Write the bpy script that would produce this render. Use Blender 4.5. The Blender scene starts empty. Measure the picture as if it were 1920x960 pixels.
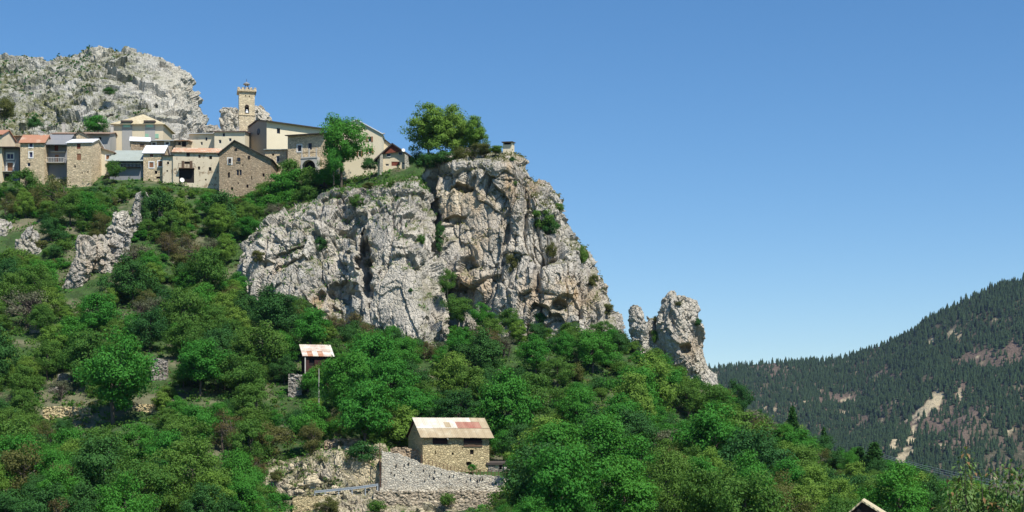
import bpy, math, random
import numpy as np
from mathutils import Vector
from mathutils.bvhtree import BVHTree
R = math.radians
# ------------------------------------------------------------------ camera, world, sun, exposure
SC = bpy.context.scene
COL = SC.collection
F, CX, HY = 3000.0, 960.0, 860.0          # focal length and horizon in photograph pixels (1920 wide)
cam_d = bpy.data.cameras.new('camera'); cam = bpy.data.objects.new('camera', cam_d); COL.objects.link(cam)
cam_d.sensor_width = 36.0; cam_d.lens = F / 1920 * 36.0; cam_d.shift_y = (HY - 480) / 1920
cam_d.clip_start = 0.5; cam_d.clip_end = 20000
cam.location = (0, 0, 0); cam.rotation_euler = (R(90), 0, 0)
SC.camera = cam
SUN_EL, SUN_AZ = 57.0, 40.0               # azimuth: degrees to the right of straight behind the camera
W = bpy.data.worlds.new('World'); SC.world = W; W.use_nodes = True
nt = W.node_tree; bg = nt.nodes['Background']
sky = nt.nodes.new('ShaderNodeTexSky'); sky.sky_type = 'NISHITA'; sky.sun_disc = False
sky.sun_elevation = R(SUN_EL); sky.sun_rotation = R(180 - SUN_AZ)
sky.altitude = 600; sky.air_density = 1.0; sky.dust_density = 0.0; sky.ozone_density = 4.0
hs = nt.nodes.new('ShaderNodeHueSaturation'); hs.inputs['Saturation'].default_value = 1.22; nt.links.new(sky.outputs[0], hs.inputs['Color']); nt.links.new(hs.outputs[0], bg.inputs[0]); bg.inputs[1].default_value = 0.100
sd = bpy.data.lights.new('sun', 'SUN'); sd.energy = 5.0; sd.angle = R(0.53); sd.color = (1.0, 0.955, 0.88)
sun = bpy.data.objects.new('sun', sd); COL.objects.link(sun)
S_DIR = Vector((math.sin(R(SUN_AZ)) * math.cos(R(SUN_EL)), -math.cos(R(SUN_AZ)) * math.cos(R(SUN_EL)), math.sin(R(SUN_EL))))
sun.rotation_euler = S_DIR.to_track_quat('Z', 'Y').to_euler(); sun.location = (60, -60, 150)
SC.view_settings.view_transform = 'Standard'; SC.view_settings.look = 'None'
SC.view_settings.exposure = 0.38; SC.view_settings.gamma = 1.0
SC.render.engine = 'CYCLES'
SC.cycles.max_bounces = 6; SC.cycles.diffuse_bounces = 3; SC.cycles.transmission_bounces = 4; SC.cycles.volume_bounces = 0
SC.cycles.use_denoising = True

def at(px, py, Y):
    return Vector(((px - CX) / F * Y, Y, (HY - py) / F * Y))
def pix(P):
    return np.stack([CX + F * P[:, 0] / P[:, 1], HY - F * P[:, 2] / P[:, 1]], 1)

# ------------------------------------------------------------------ numpy noise
def _h(ix, iy, iz, seed):
    with np.errstate(over='ignore'):
        n = (ix.astype(np.int64) * 374761393 + iy.astype(np.int64) * 668265263 + iz.astype(np.int64) * 2147483647 + seed * 974711) & 0xffffffff
        n = ((n ^ (n >> 13)) * 1274126177) & 0xffffffff
        n = ((n ^ (n >> 16)) * 2246822519) & 0xffffffff
        n = n ^ (n >> 15)
    return (n & 0xffffff) / float(0xffffff)
def vnoise(P, seed=0):
    i = np.floor(P).astype(np.int64); f = P - i; u = f * f * f * (f * (f * 6 - 15) + 10)
    r = 0
    for dx in (0, 1):
        wx = u[:, 0] if dx else 1 - u[:, 0]
        for dy in (0, 1):
            wy = u[:, 1] if dy else 1 - u[:, 1]
            for dz in (0, 1):
                wz = u[:, 2] if dz else 1 - u[:, 2]
                r = r + wx * wy * wz * _h(i[:, 0] + dx, i[:, 1] + dy, i[:, 2] + dz, seed)
    return r * 2 - 1
def fbm(P, seed=0, oct=4):
    a, s, r = 1.0, 1.0, 0
    for k in range(oct):
        r = r + a * vnoise(P * s + 17.3 * k, seed + k); a *= .5; s *= 2.03
    return r
def worley(P, seed=0):
    i = np.floor(P).astype(np.int64); n = len(P)
    f1 = np.full(n, 9.); f2 = np.full(n, 9.); c = np.zeros((n, 3)); cid = np.zeros((n, 3), np.int64)
    for dx in (-1, 0, 1):
        for dy in (-1, 0, 1):
            for dz in (-1, 0, 1):
                j = i + np.array([dx, dy, dz])
                q = j + np.stack([_h(j[:, 0], j[:, 1], j[:, 2], seed + k) for k in (1, 2, 3)], 1)
                d = np.sqrt(((P - q) ** 2).sum(1))
                near = d < f1
                f2 = np.where(near, f1, np.minimum(f2, d))
                c[near] = q[near]; cid[near] = j[near]; f1 = np.where(near, d, f1)
    r = np.stack([_h(cid[:, 0], cid[:, 1], cid[:, 2], seed + k) for k in (11, 12, 13, 14)], 1)
    return f1, f2, c, r
def rock_disp(P, seed, scales, stretch=(1, 1, .78), crack=.34, vert=0.0):
    Q = P * np.array(stretch)
    Q = Q + .9 * np.stack([fbm(Q / 5 + 31 * k, seed + 50 + k, 3) for k in range(3)], 1)
    out = 0
    for k, (s, a) in enumerate(scales):
        f1, f2, c, r = worley(Q / s + 7.7 * k, seed + 100 * k)
        facet = (r[:, 3] - .5) + ((Q / s + 7.7 * k - c) * (r[:, :3] - .5)).sum(1) * 2.3
        out = out + a * (facet - crack * np.clip(.5 + 1.5 * vnoise(Q / (s * 2.5), seed + k), 0, 1) * np.exp(-((f2 - f1) / .07) ** 2))
    if vert:
        for k, (s, a) in enumerate(((8.0, 1.0), (3.6, .5))):
            f1, f2, c, r = worley((Q + [0, 0, 0]) * [1 / s, .6 / s, .16 / s] + 3.1 * k, seed + 700 + k); out = out + vert * a * ((r[:, 3] - .5) * 1.2 - .8 * np.exp(-((f2 - f1) / .06) ** 2))
    return out

# ------------------------------------------------------------------ mesh + object helpers
def mesh_np(name, V, Fq, mats=(), smooth=False, attrs=None):
    me = bpy.data.meshes.new(name)
    V = np.asarray(V, np.float32); Fq = np.asarray(Fq, np.int32); k = Fq.shape[1]
    me.vertices.add(len(V)); me.vertices.foreach_set('co', V.ravel())
    me.loops.add(Fq.size); me.loops.foreach_set('vertex_index', Fq.ravel())
    me.polygons.add(len(Fq)); me.polygons.foreach_set('loop_start', np.arange(len(Fq), dtype=np.int32) * k)
    me.polygons.foreach_set('loop_total', np.full(len(Fq), k, np.int32))
    me.polygons.foreach_set('use_smooth', np.full(len(Fq), smooth, bool))
    for m in mats: me.materials.append(m)
    for an, (dom, val) in (attrs or {}).items():
        a = me.attributes.new(an, 'FLOAT', dom); a.data.foreach_set('value', np.asarray(val, np.float32))
    me.update(calc_edges=True); me.validate()
    return me
def link(name, me, parent=None, loc=None):
    o = bpy.data.objects.new(name, me); COL.objects.link(o)
    if parent is not None: o.parent = parent
    if loc is not None: o.location = loc
    return o
def tag(o, label=None, cat=None, group=None, kind=None):
    if label: o['label'] = label
    if cat: o['category'] = cat
    if group: o['group'] = group
    if kind: o['kind'] = kind
    return o
def empty(name, loc, rz=0.0, label=None, cat=None, group=None):
    o = bpy.data.objects.new(name, None); COL.objects.link(o); o.location = loc; o.rotation_euler = (0, 0, rz); o.empty_display_size = .3
    return tag(o, label, cat, group)
class MB:
    """collects polygons for one mesh object"""
    def __init__(s): s.v = []; s.f = []
    def poly(s, pts):
        b = len(s.v); s.v += [tuple(p) for p in pts]; s.f.append(tuple(range(b, b + len(pts)))); return s
    def hexa(s, p):
        b = len(s.v); s.v += [tuple(q) for q in p]
        s.f += [tuple(b + i for i in q) for q in ((3, 2, 1, 0), (4, 5, 6, 7), (0, 1, 5, 4), (1, 2, 6, 5), (2, 3, 7, 6), (3, 0, 4, 7))]; return s
    def box(s, x0, x1, y0, y1, z0, z1):
        return s.hexa([(x0, y0, z0), (x1, y0, z0), (x1, y1, z0), (x0, y1, z0), (x0, y0, z1), (x1, y0, z1), (x1, y1, z1), (x0, y1, z1)])
    def tube(s, pts, rad, n=6):
        rings = []
        for i, p in enumerate(pts):
            p = Vector(p); a = Vector(pts[max(i - 1, 0)]); c = Vector(pts[min(i + 1, len(pts) - 1)])
            t = (c - a).normalized() if (c - a).length > 1e-9 else Vector((0, 0, 1))
            u = t.cross(Vector((.31, .95, .1))).normalized(); w = t.cross(u)
            r = rad[i] if hasattr(rad, '__len__') else rad
            b = len(s.v); s.v += [tuple(p + (u * math.cos(6.28318 * k / n) + w * math.sin(6.28318 * k / n)) * r) for k in range(n)]; rings.append(b)
        for a, b in zip(rings, rings[1:]):
            for k in range(n): s.f.append((a + k, a + (k + 1) % n, b + (k + 1) % n, b + k))
        s.f.append(tuple(rings[0] + k for k in range(n))[::-1]); s.f.append(tuple(rings[-1] + k for k in range(n)))
        return s
    def lathe(s, prof, n=12, c=(0, 0)):
        rings = []
        for r, z in prof:
            b = len(s.v); s.v += [(c[0] + r * math.cos(6.28318 * k / n), c[1] + r * math.sin(6.28318 * k / n), z) for k in range(n)]; rings.append(b)
        for a, b in zip(rings, rings[1:]):
            for k in range(n): s.f.append((a + k, a + (k + 1) % n, b + (k + 1) % n, b + k))
        s.f.append(tuple(rings[0] + k for k in range(n))[::-1]); s.f.append(tuple(rings[-1] + k for k in range(n))); return s
    def build(s, name, mat, parent=None, loc=None, smooth=False):
        me = bpy.data.meshes.new(name); me.from_pydata(s.v, [], s.f); me.materials.append(mat)
        if smooth:
            for p in me.polygons: p.use_smooth = True
        me.update(); return link(name, me, parent, loc)

# ------------------------------------------------------------------ materials
class NT:
    def __init__(s, name):
        s.m = bpy.data.materials.new(name); s.m.use_nodes = True; s.t = s.m.node_tree; s.b = s.t.nodes['Principled BSDF']
        s.out = s.t.nodes['Material Output']; s.b.inputs['Roughness'].default_value = .85; s.b.inputs['Specular IOR Level'].default_value = .2
    def n(s, typ, **kw):
        nd = s.t.nodes.new('ShaderNode' + typ)
        for k, v in kw.items(): setattr(nd, k, v)
        return nd
    def l(s, a, b): s.t.links.new(a, b)
    def coords(s, kind='Object', scale=(1, 1, 1)):
        c = s.n('TexCoord'); mp = s.n('Mapping'); s.l(c.outputs[kind], mp.inputs[0]); mp.inputs['Scale'].default_value = scale; return mp.outputs[0]
    def noise(s, co, sc, det=4, ro=.55):
        t = s.n('TexNoise'); t.inputs['Scale'].default_value = sc; t.inputs['Detail'].default_value = det; t.inputs['Roughness'].default_value = ro
        if co is not None: s.l(co, t.inputs['Vector'])
        return t.outputs['Fac']
    def voro(s, co, sc, feat='F1', rnd=1.0):
        t = s.n('TexVoronoi', feature=feat); t.inputs['Scale'].default_value = sc; t.inputs['Randomness'].default_value = rnd; s.l(co, t.inputs['Vector']); return t
    def ramp(s, fac, stops):
        r = s.n('ValToRGB'); e = r.color_ramp.elements
        while len(e) < len(stops): e.new(.5)
        for x, (p, c) in zip(e, stops): x.position = p; x.color = (c if len(c) == 4 else (*c, 1)) if hasattr(c, '__len__') else (c, c, c, 1)
        s.l(fac, r.inputs[0]); return r.outputs[0]
    def mix(s, fac, a, b, typ='MIX'):
        x = s.n('Mix', data_type='RGBA', blend_type=typ)
        for v, i in ((fac, 0), (a, 6), (b, 7)):
            if hasattr(v, 'links'): s.l(v, x.inputs[i])
            elif i == 0: x.inputs[0].default_value = v
            else: x.inputs[i].default_value = (*v, 1)
        return x.outputs[2]
    def math(s, op, a, b=0.0):
        x = s.n('Math', operation=op)
        for v, i in ((a, 0), (b, 1)):
            if hasattr(v, 'links'): s.l(v, x.inputs[i])
            else: x.inputs[i].default_value = v
        return x.outputs[0]
    def attr(s, name):
        a = s.n('Attribute'); a.attribute_name = name; return a.outputs['Fac']
    def bump(s, h, st=.5, d=.1):
        b = s.n('Bump'); b.inputs['Strength'].default_value = st; b.inputs['Distance'].default_value = d; s.l(h, b.inputs['Height']); s.l(b.outputs[0], s.b.inputs['Normal'])
    def col(s, c):
        if hasattr(c, 'links'): s.l(c, s.b.inputs['Base Color'])
        else: s.b.inputs['Base Color'].default_value = (*c, 1)
        return s

def m_plain(name, c, rough=.8, var=.25, metal=0.0):
    t = NT(name); co = t.coords('Object'); n = t.noise(co, 1.7, 5)
    t.col(t.mix(n, tuple(x * (1 - var) for x in c), tuple(min(1, x * (1 + var)) for x in c)))
    t.b.inputs['Roughness'].default_value = rough; t.b.inputs['Metallic'].default_value = metal; return t.m
def m_stone(name, base, mortar, scale=2.6, var=.45, patch=None):
    t = NT(name); co = t.coords('Object', (1, 1, 1.7))
    v = t.voro(co, scale); e = t.voro(co, scale, 'DISTANCE_TO_EDGE')
    hs = t.n('SeparateColor'); t.l(v.outputs['Color'], hs.inputs[0])
    c1 = t.mix(hs.outputs[0], tuple(x * (1 - var) for x in base), tuple(x * (1 + var * .7) for x in base))
    c1 = t.mix(t.math('MULTIPLY', hs.outputs[1], .35), c1, (.30, .20, .11))
    big = t.ramp(t.noise(t.coords('Object'), .35, 5), [(.35, 0), (.7, 1)])
    c1 = t.mix(t.math('MULTIPLY', big, .5), c1, patch or tuple(x * 1.25 for x in base))
    g = t.ramp(e.outputs['Distance'], [(.02, 0), (.10, 1)])
    t.col(t.mix(g, mortar, c1))
    h = t.math('ADD', t.ramp(e.outputs['Distance'], [(.0, 0), (.16, 1)]), t.math('MULTIPLY', t.noise(co, 9, 4), .5)); t.bump(h, .9, .09)
    t.b.inputs['Roughness'].default_value = .95; return t.m
def m_plaster(name, base, stain, peel=None, amt=.5):
    t = NT(name); co = t.coords('Object', (1, 1, .45)); n = t.ramp(t.noise(co, .55, 6, .62), [(.38, 0), (.68, 1)])
    c = t.mix(t.math('MULTIPLY', n, amt), base, stain)
    fine = t.noise(t.coords('Object'), 5, 5, .7); c = t.mix(t.math('MULTIPLY', fine, .35), c, tuple(x * .7 for x in base))
    if peel:
        p = t.ramp(t.noise(t.coords('Object'), .8, 6, .65), [(.54, 0), (.60, 1)]); v = t.voro(t.coords('Object', (1, 1, 1.6)), 2.8)
        sc = t.n('SeparateColor'); t.l(v.outputs['Color'], sc.inputs[0])
        c = t.mix(p, c, t.mix(sc.outputs[0], tuple(x * .55 for x in peel), peel))
    t.col(c); t.bump(t.math('ADD', fine, n), .35, .05); t.b.inputs['Roughness'].default_value = .93; return t.m
def m_metal_roof(name, base, rust, amt, axis=0, rough=.55, freq=9.0):
    t = NT(name); co = t.coords('Object'); n = t.ramp(t.noise(co, .55, 5, .6), [(.5 - amt * .3, 0), (.62 - amt * .2, 1)])
    st = t.coords('Object', (2.2, .25, .25) if axis == 0 else (.25, 2.2, .25)); s2 = t.noise(st, 1.5, 4)
    c = t.mix(t.math('MULTIPLY', n, min(1, amt * 1.6)), base, rust); c = t.mix(t.math('MULTIPLY', s2, .35), c, tuple(x * .62 for x in base))
    t.col(c); w = t.n('TexWave', wave_type='BANDS', bands_direction='X' if axis == 0 else 'Y'); w.inputs['Scale'].default_value = freq / 6.28; t.l(co, w.inputs['Vector'])
    t.bump(w.outputs['Fac'], .6, .05); t.b.inputs['Roughness'].default_value = rough; t.b.inputs['Specular IOR Level'].default_value = .5; return t.m
def m_tiles(name, a, b, c):
    t = NT(name); co = t.coords('Object', (1, .8, .8)); v = t.voro(co, 2.6); s = t.n('SeparateColor'); t.l(v.outputs['Color'], s.inputs[0])
    k = t.mix(s.outputs[0], a, b); k = t.mix(t.ramp(t.noise(t.coords('Object'), .9, 5), [(.48, 0), (.62, 1)]), k, c); t.col(k)
    w = t.n('TexWave', bands_direction='X'); w.inputs['Scale'].default_value = .9; t.l(t.coords('Object'), w.inputs['Vector'])
    t.bump(t.math('ADD', w.outputs['Fac'], s.outputs[1]), .7, .08); return t.m
def m_rock(name, grey=(.35, .33, .295), light=(.54, .495, .415), dark=(.14, .13, .118), ochre=(.46, .31, .16), vegc=((.085, .105, .035), (.16, .145, .07)), warmth=.24):
    t = NT(name); co = t.coords('Object'); tall = t.coords('Object', (1, 1, .35))
    n1 = t.ramp(t.noise(tall, .16, 6, .65), [(.36, 0), (.64, 1)]); n2 = t.noise(co, .9, 7, .7); n3 = t.noise(co, 3.7, 5, .7)
    c = t.mix(n1, grey, light); c = t.mix(t.ramp(n2, [(.52, 0), (.72, .85)]), c, dark)
    streak = t.ramp(t.noise(t.coords('Object', (1.3, 1.3, .09)), .8, 5, .6), [(.55, 0), (.72, .55)]); c = t.mix(streak, c, tuple(x * 1.05 for x in dark))
    c = t.mix(t.ramp(n3, [(.5, 0), (.8, .5)]), c, tuple(x * 1.12 for x in light))
    och = t.math('MULTIPLY', t.attr('ochre'), t.ramp(t.noise(tall, .35, 5, .6), [(.32, 0), (.56, 1)])); c = t.mix(och, c, ochre)
    c = t.mix(t.math('MULTIPLY', t.attr('pale'), .8), c, (light[0] * 1.12, light[1] * 1.07, light[2] * .95))
    warm = t.ramp(t.noise(co, .07, 5, .6), [(.48, 0), (.66, warmth)]); c = t.mix(warm, c, (.47, .39, .275))
    vg = t.math('MULTIPLY', t.attr('veg'), t.ramp(t.noise(co, .7, 6, .7), [(.33, 0), (.55, 1)]))
    c = t.mix(vg, c, t.mix(t.noise(co, 2.1, 4), vegc[0], vegc[1])); t.col(c)
    v = t.voro(t.coords('Object', (1, 1, .6)), 1.7, 'DISTANCE_TO_EDGE')
    h = t.math('ADD', t.math('MULTIPLY', t.ramp(v.outputs['Distance'], [(0, 0), (.14, 1)]), .5), t.math('ADD', n2, t.math('MULTIPLY', n3, .5)))
    t.bump(h, .9, .28); t.b.inputs['Roughness'].default_value = .96; t.b.inputs['Specular IOR Level'].default_value = .1; return t.m
def m_leaf(name, a, b, dry=None, trans=.40, rough=.55):
    t = NT(name); oi = t.n('ObjectInfo'); c = t.mix(oi.outputs['Random'], a, b)
    r = t.attr('rnd'); c = t.mix(t.math('MULTIPLY', r, .55), c, tuple(x * 1.65 for x in b))
    if dry: c = t.mix(t.math('GREATER_THAN', r, .94), c, dry)
    t.col(c); t.b.inputs['Roughness'].default_value = rough; t.b.inputs['Specular IOR Level'].default_value = .08
    tr = t.n('BsdfTranslucent'); t.l(t.mix(.5, c, (.11, .20, .02), 'MIX'), tr.inputs[0]); mx = t.n('MixShader'); mx.inputs[0].default_value = trans
    t.l(t.b.outputs[0], mx.inputs[1]); t.l(tr.outputs[0], mx.inputs[2]); t.l(mx.outputs[0], t.out.inputs[0]); return t.m
def m_ground(name):
    t = NT(name); co = t.coords('Object'); n = t.noise(co, .16, 6, .65); n2 = t.noise(co, 1.3, 5, .65)
    g = t.mix(n2, (.030, .072, .018), (.070, .125, .032)); soil = t.mix(n2, (.13, .10, .06), (.30, .26, .19))
    g = t.mix(t.ramp(t.noise(co, .55, 6, .7), [(.42, 0), (.6, .85)]), g, (.028, .05, .016)); g = t.mix(t.ramp(t.noise(co, .8, 5, .7), [(.58, 0), (.72, .7)]), g, (.15, .14, .06)); c = t.mix(t.ramp(n, [(.56, 0), (.72, .8)]), g, soil); c = t.mix(t.attr('bare'), c, soil)
    t.col(c); t.bump(t.math('ADD', n2, t.noise(co, 4, 4)), .8, .3); t.b.inputs['Roughness'].default_value = 1; return t.m
def m_mount(name):
    t = NT(name); co = t.coords('Object'); n = t.noise(co, .012, 7, .65); n2 = t.noise(co, .06, 6, .7); n3 = t.noise(co, .25, 4, .7)
    c = t.mix(t.ramp(n, [(.4, 0), (.6, 1)]), (.055, .062, .030), (.125, .10, .062)); c = t.mix(t.ramp(n2, [(.5, 0), (.7, .8)]), c, (.19, .16, .12))
    c = t.mix(t.math('MULTIPLY', t.attr('bare'), t.ramp(n2, [(.3, .3), (.6, 1)])), c, t.mix(n3, (.13, .090, .068), (.205, .150, .110)))
    c = t.mix(t.math('MULTIPLY', t.attr('scar'), t.ramp(n3, [(.3, .5), (.55, 1)])), c, (.55, .46, .29)); t.col(c)
    t.bump(t.math('ADD', n2, n3), 1.0, 5.0); t.b.inputs['Roughness'].default_value = 1; return t.m

M = {}
M['rock'] = m_rock('limestone')
M['cut'] = m_rock('cut_rock', (.40, .345, .26), (.60, .52, .36), (.17, .15, .12), (.50, .38, .19))
M['ground'] = m_ground('hill_ground')
M['mount'] = m_mount('far_slope')
M['leaf_bright'] = m_leaf('leaf_bright', (.036, .175, .026), (.070, .225, .030))
M['leaf_mid'] = m_leaf('leaf_mid', (.040, .130, .024), (.105, .195, .034))
M['leaf_dark'] = m_leaf('leaf_dark', (.020, .080, .022), (.040, .110, .024), trans=.2)
M['leaf_olive'] = m_leaf('leaf_olive', (0.084, 0.102, 0.026), (0.126, 0.126, 0.041))
M['leaf_bud'] = m_leaf('leaf_bud', (.120, .095, .035), (.140, .112, .050))
M['leaf_grey'] = m_leaf('leaf_grey', (.090, .115, .055), (.130, .130, .080), trans=.2)
M['leaf_lime'] = m_leaf('leaf_lime', (.105, .220, .030), (.160, .260, .045))
M['leaf_ivy'] = m_leaf('leaf_ivy', (.026, .090, .022), (.045, .115, .026), trans=.15)
M['leaf_fruit'] = m_leaf('leaf_fruit', (.10, .175, .05), (.12, .195, .06), (.26, .15, .07), .35, .38)
M['needle'] = m_leaf('needles', (.020, .042, .020), (.034, .060, .025), trans=.1, rough=.8)
M['bark'] = m_plain('bark', (.11, .09, .07), .95, .4)
M['stone_tan'] = m_stone('stone_tan', (.68, .55, .355), (.55, .45, .30), 2.6, .5)
M['stone_brown'] = m_stone('stone_brown', (.45, .345, .225), (.37, .29, .20), 2.8, .5, (.47, .39, .275))
M['stone_gold'] = m_stone('stone_gold', (.56, .465, .265), (.36, .285, .155), 2.7, .42)
M['stone_grey'] = m_stone('stone_grey', (.30, .285, .25), (.20, .19, .165), 2.2, .5)
M['stone_wall'] = m_stone('stone_wall', (.55, .51, .405), (.44, .41, .33), 2.6, .32)
M['stone_road'] = m_stone('stone_road', (.42, .36, .265), (.30, .255, .19), 2.2, .45)
M['tower'] = m_stone('tower_stone', (.68, .575, .375), (.60, .50, .34), 1.9, .3)
M['plaster'] = m_plaster('plaster_cream', (.72, .61, .425), (.56, .45, .29))
M['plaster_pale'] = m_plaster('plaster_pale', (.74, .65, .47), (.62, .52, .35), None, .4)
M['plaster_worn'] = m_plaster('plaster_worn', (.68, .59, .43), (.52, .43, .29), (.44, .34, .225))
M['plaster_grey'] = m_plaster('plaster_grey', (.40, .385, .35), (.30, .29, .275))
M['plaster_shade'] = m_plaster('plaster_gable_shade', (.33, .29, .24), (.26, .225, .18))  # church gable plaster darkened, the shade of that side put into its colour
M['plaster_blue_shade'] = m_plaster('plaster_bluish_shade', (.27, .275, .285), (.21, .21, .22))  # bluish shade of the recessed house fronts painted into the plaster
M['roof_white'] = m_metal_roof('roof_white_metal', (.80, .80, .79), (.62, .60, .56), .25)
M['roof_rust'] = m_metal_roof('roof_rust', (.58, .46, .34), (.40, .17, .085), .85)
M['roof_rustmix'] = m_metal_roof('roof_rust_patches', (.76, .73, .66), (.42, .22, .11), .42)
M['roof_grey'] = m_metal_roof('roof_grey_sheet', (.23, .235, .24), (.28, .27, .26), .3)
M['roof_green'] = m_metal_roof('roof_pale_green', (.37, .41, .36), (.30, .33, .28), .3)
M['roof_brown'] = m_tiles('roof_brown_tile', (.25, .16, .115), (.31, .21, .155), (.36, .27, .20))
M['roof_tile'] = m_tiles('roof_orange_tile', (.50, .25, .14), (.44, .30, .20), (.56, .45, .33))
M['roof_plum'] = m_tiles('roof_plum', (.19, .125, .115), (.23, .15, .135), (.26, .19, .16))
M['roof_dark'] = m_plain('roof_dark', (.085, .07, .06), .9, .4)
M['roof_straw'] = m_tiles('roof_straw', (.50, .43, .27), (.45, .37, .23), (.56, .49, .33))
M['sheet_white'] = m_metal_roof('sheet_white', (.74, .71, .63), (.52, .43, .29), .45)
M['sheet_tan'] = m_metal_roof('sheet_tan', (.50, .43, .29), (.38, .29, .17), .6)
M['sheet_red'] = m_metal_roof('sheet_red', (.34, .125, .085), (.42, .24, .16), .4)
M['wood'] = m_plain('weathered_wood', (.13, .085, .055), .9, .4)
M['wood_red'] = m_plain('red_wood', (.20, .06, .035), .8, .35)
M['wood_brown'] = m_plain('brown_shutter', (.26, .125, .065), .8, .25)
M['wood_old'] = m_plain('old_dark_boards', (.055, .026, .022), .9, .5)
M['shut_green'] = m_plain('green_shutter', (.26, .46, .32), .7, .2)
M['shut_white'] = m_plain('white_paint', (.76, .74, .69), .7, .12)
M['glass'] = m_plain('window_glass', (.025, .03, .04), .15, .2)
M['glass_blue'] = m_plain('window_glass_blue', (.05, .055, .12), .2, .2)
M['dark'] = m_plain('dark_interior', (.025, .021, .019), 1.0, .2)
M['iron'] = m_plain('iron', (.045, .04, .042), .6, .3)
M['galv'] = m_plain('galvanised_steel', (.52, .54, .55), .4, .12, .4)
M['concrete'] = m_plain('concrete', (.50, .47, .41), .9, .25)
M['asphalt'] = m_plain('asphalt', (.07, .07, .068), .95, .25)
M['rust_post'] = m_plain('rusty_post', (.13, .07, .045), .9, .3)

# ------------------------------------------------------------------ terrain (world-space height field)
rng = np.random.default_rng(7)
CP = []
def cps(Y, *pts):
    for px, py in pts: p = at(px, py, Y); CP.append((p.x, p.y, p.z))
def cpw(*pts):
    for p in pts: CP.append(p)
cpw((0, -60, -1.5), (-60, -30, -2), (70, -30, -3), (0, 0, -1.75), (0, 14, -3.2), (10, 30, -6), (-15, 30, -7), (25, 45, -10), (0, 60, -13), (-60, 60, -13), (60, 60, -14),
    (-60, 110, -16), (0, 110, -16), (60, 110, -17), (120, 110, -20), (-120, 110, -15), (0, 140, -13), (-60, 140, -12), (60, 140, -14), (130, 150, -18))
cps(165, (-300, 985), (0, 985), (300, 990), (600, 1000), (900, 1000), (1200, 1000), (1500, 1020), (1800, 1060), (2200, 1150))
cps(190, (-300, 925), (0, 940), (250, 945), (450, 965), (600, 990), (800, 990), (950, 975), (1150, 945), (1350, 965), (1600, 990), (1900, 1020))
cps(206, (450, 934), (520, 931), (600, 926), (700, 918), (800, 916), (920, 916), (1020, 915), (300, 905), (100, 895))
cps(214, (480, 890), (560, 872), (640, 850), (700, 850), (1000, 897), (1060, 890))
cps(213, (800, 884), (860, 886), (920, 888), (950, 893)); cps(221, (790, 866), (860, 876), (940, 876))
cps(235, (-250, 800), (0, 805), (150, 800), (300, 795), (450, 800), (600, 795), (750, 800), (860, 815), (1000, 800), (1150, 825), (1350, 885), (1500, 930), (1700, 980), (1900, 1030))
cps(260, (-250, 690), (0, 695), (200, 690), (400, 690), (600, 690), (800, 705), (1000, 700), (1150, 735), (1300, 800), (1450, 865), (1600, 915), (1750, 955), (1900, 995))
cps(280, (-200, 600), (0, 610), (200, 605), (400, 610), (560, 632), (700, 650), (830, 660), (960, 645), (1100, 660), (1180, 668), (1265, 695), (1340, 745), (1450, 822), (1600, 890), (1750, 935), (1900, 975))
cps(300, (-200, 520), (0, 530), (200, 520), (400, 530), (520, 560), (640, 590), (740, 570), (830, 580), (960, 600), (1080, 650), (1180, 700), (1280, 780), (1400, 850), (1600, 920), (1900, 1000))
cps(318, (0, 450), (200, 440), (400, 445), (520, 440), (620, 390), (700, 352), (780, 335), (860, 315), (940, 300), (1010, 420), (1100, 620))
cps(335, (-200, 385), (0, 395), (150, 380), (300, 370), (420, 385), (500, 385), (600, 345), (700, 330), (780, 325), (900, 330), (1000, 450), (1150, 700), (1300, 850), (1500, 950), (1900, 1050))
cps(345, (-200, 350), (0, 357), (100, 350), (200, 338), (300, 343), (420, 355), (500, 345), (600, 325), (700, 320), (790, 320))
cps(360, (-200, 320), (0, 320), (150, 305), (300, 308), (450, 310), (600, 305), (700, 315), (850, 360))
cps(385, (-200, 285), (0, 285), (150, 283), (300, 285), (450, 290), (600, 310), (750, 350))
cps(420, (-200, 250), (0, 250), (200, 255), (350, 300), (500, 330), (700, 400), (900, 500))
cps(480, (-200, 240), (0, 250), (200, 280), (400, 380), (700, 520), (1000, 800), (1400, 950), (1900, 1050))
cps(560, (-200, 400), (200, 500), (600, 700), (1000, 900), (1500, 980), (2000, 1000))
CP = np.array(CP)
def tps_fit(P, lam=.6):
    n = len(P); d = np.sqrt(((P[:, None, :2] - P[None, :, :2]) ** 2).sum(2)) / 100; K = np.where(d > 0, d * d * np.log(d + 1e-12), 0) + lam * 1e-3 * np.eye(n)
    A = np.zeros((n + 3, n + 3)); A[:n, :n] = K; A[:n, n] = 1; A[:n, n + 1:] = P[:, :2] / 100; A[n, :n] = 1; A[n + 1:, :n] = P[:, :2].T / 100
    return np.linalg.solve(A, np.concatenate([P[:, 2], np.zeros(3)]))
TW = tps_fit(CP)
def sstep(a, b, x): t = np.clip((x - a) / (b - a), 0, 1); return t * t * (3 - 2 * t)
def far_base(X, Y): return -22 - 30 * sstep(0, 900, np.abs(X)) - 40 * sstep(600, 1600, Y) + 8 * vnoise(np.stack([X / 400, Y / 400, 0 * X], -1).reshape(-1, 3), 5).reshape(np.shape(X))
ROAD = [(-60.0, 206.5, -5.9), (-38.0, 206.5, -5.15), (-24.0, 206.5, -4.55), (-17.0, 206.5, -4.0), (-3.0, 206.5, -3.87), (12.0, 206.5, -3.85)]
def road_z(X): return np.interp(X, [r[0] for r in ROAD], [r[2] for r in ROAD])
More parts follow.
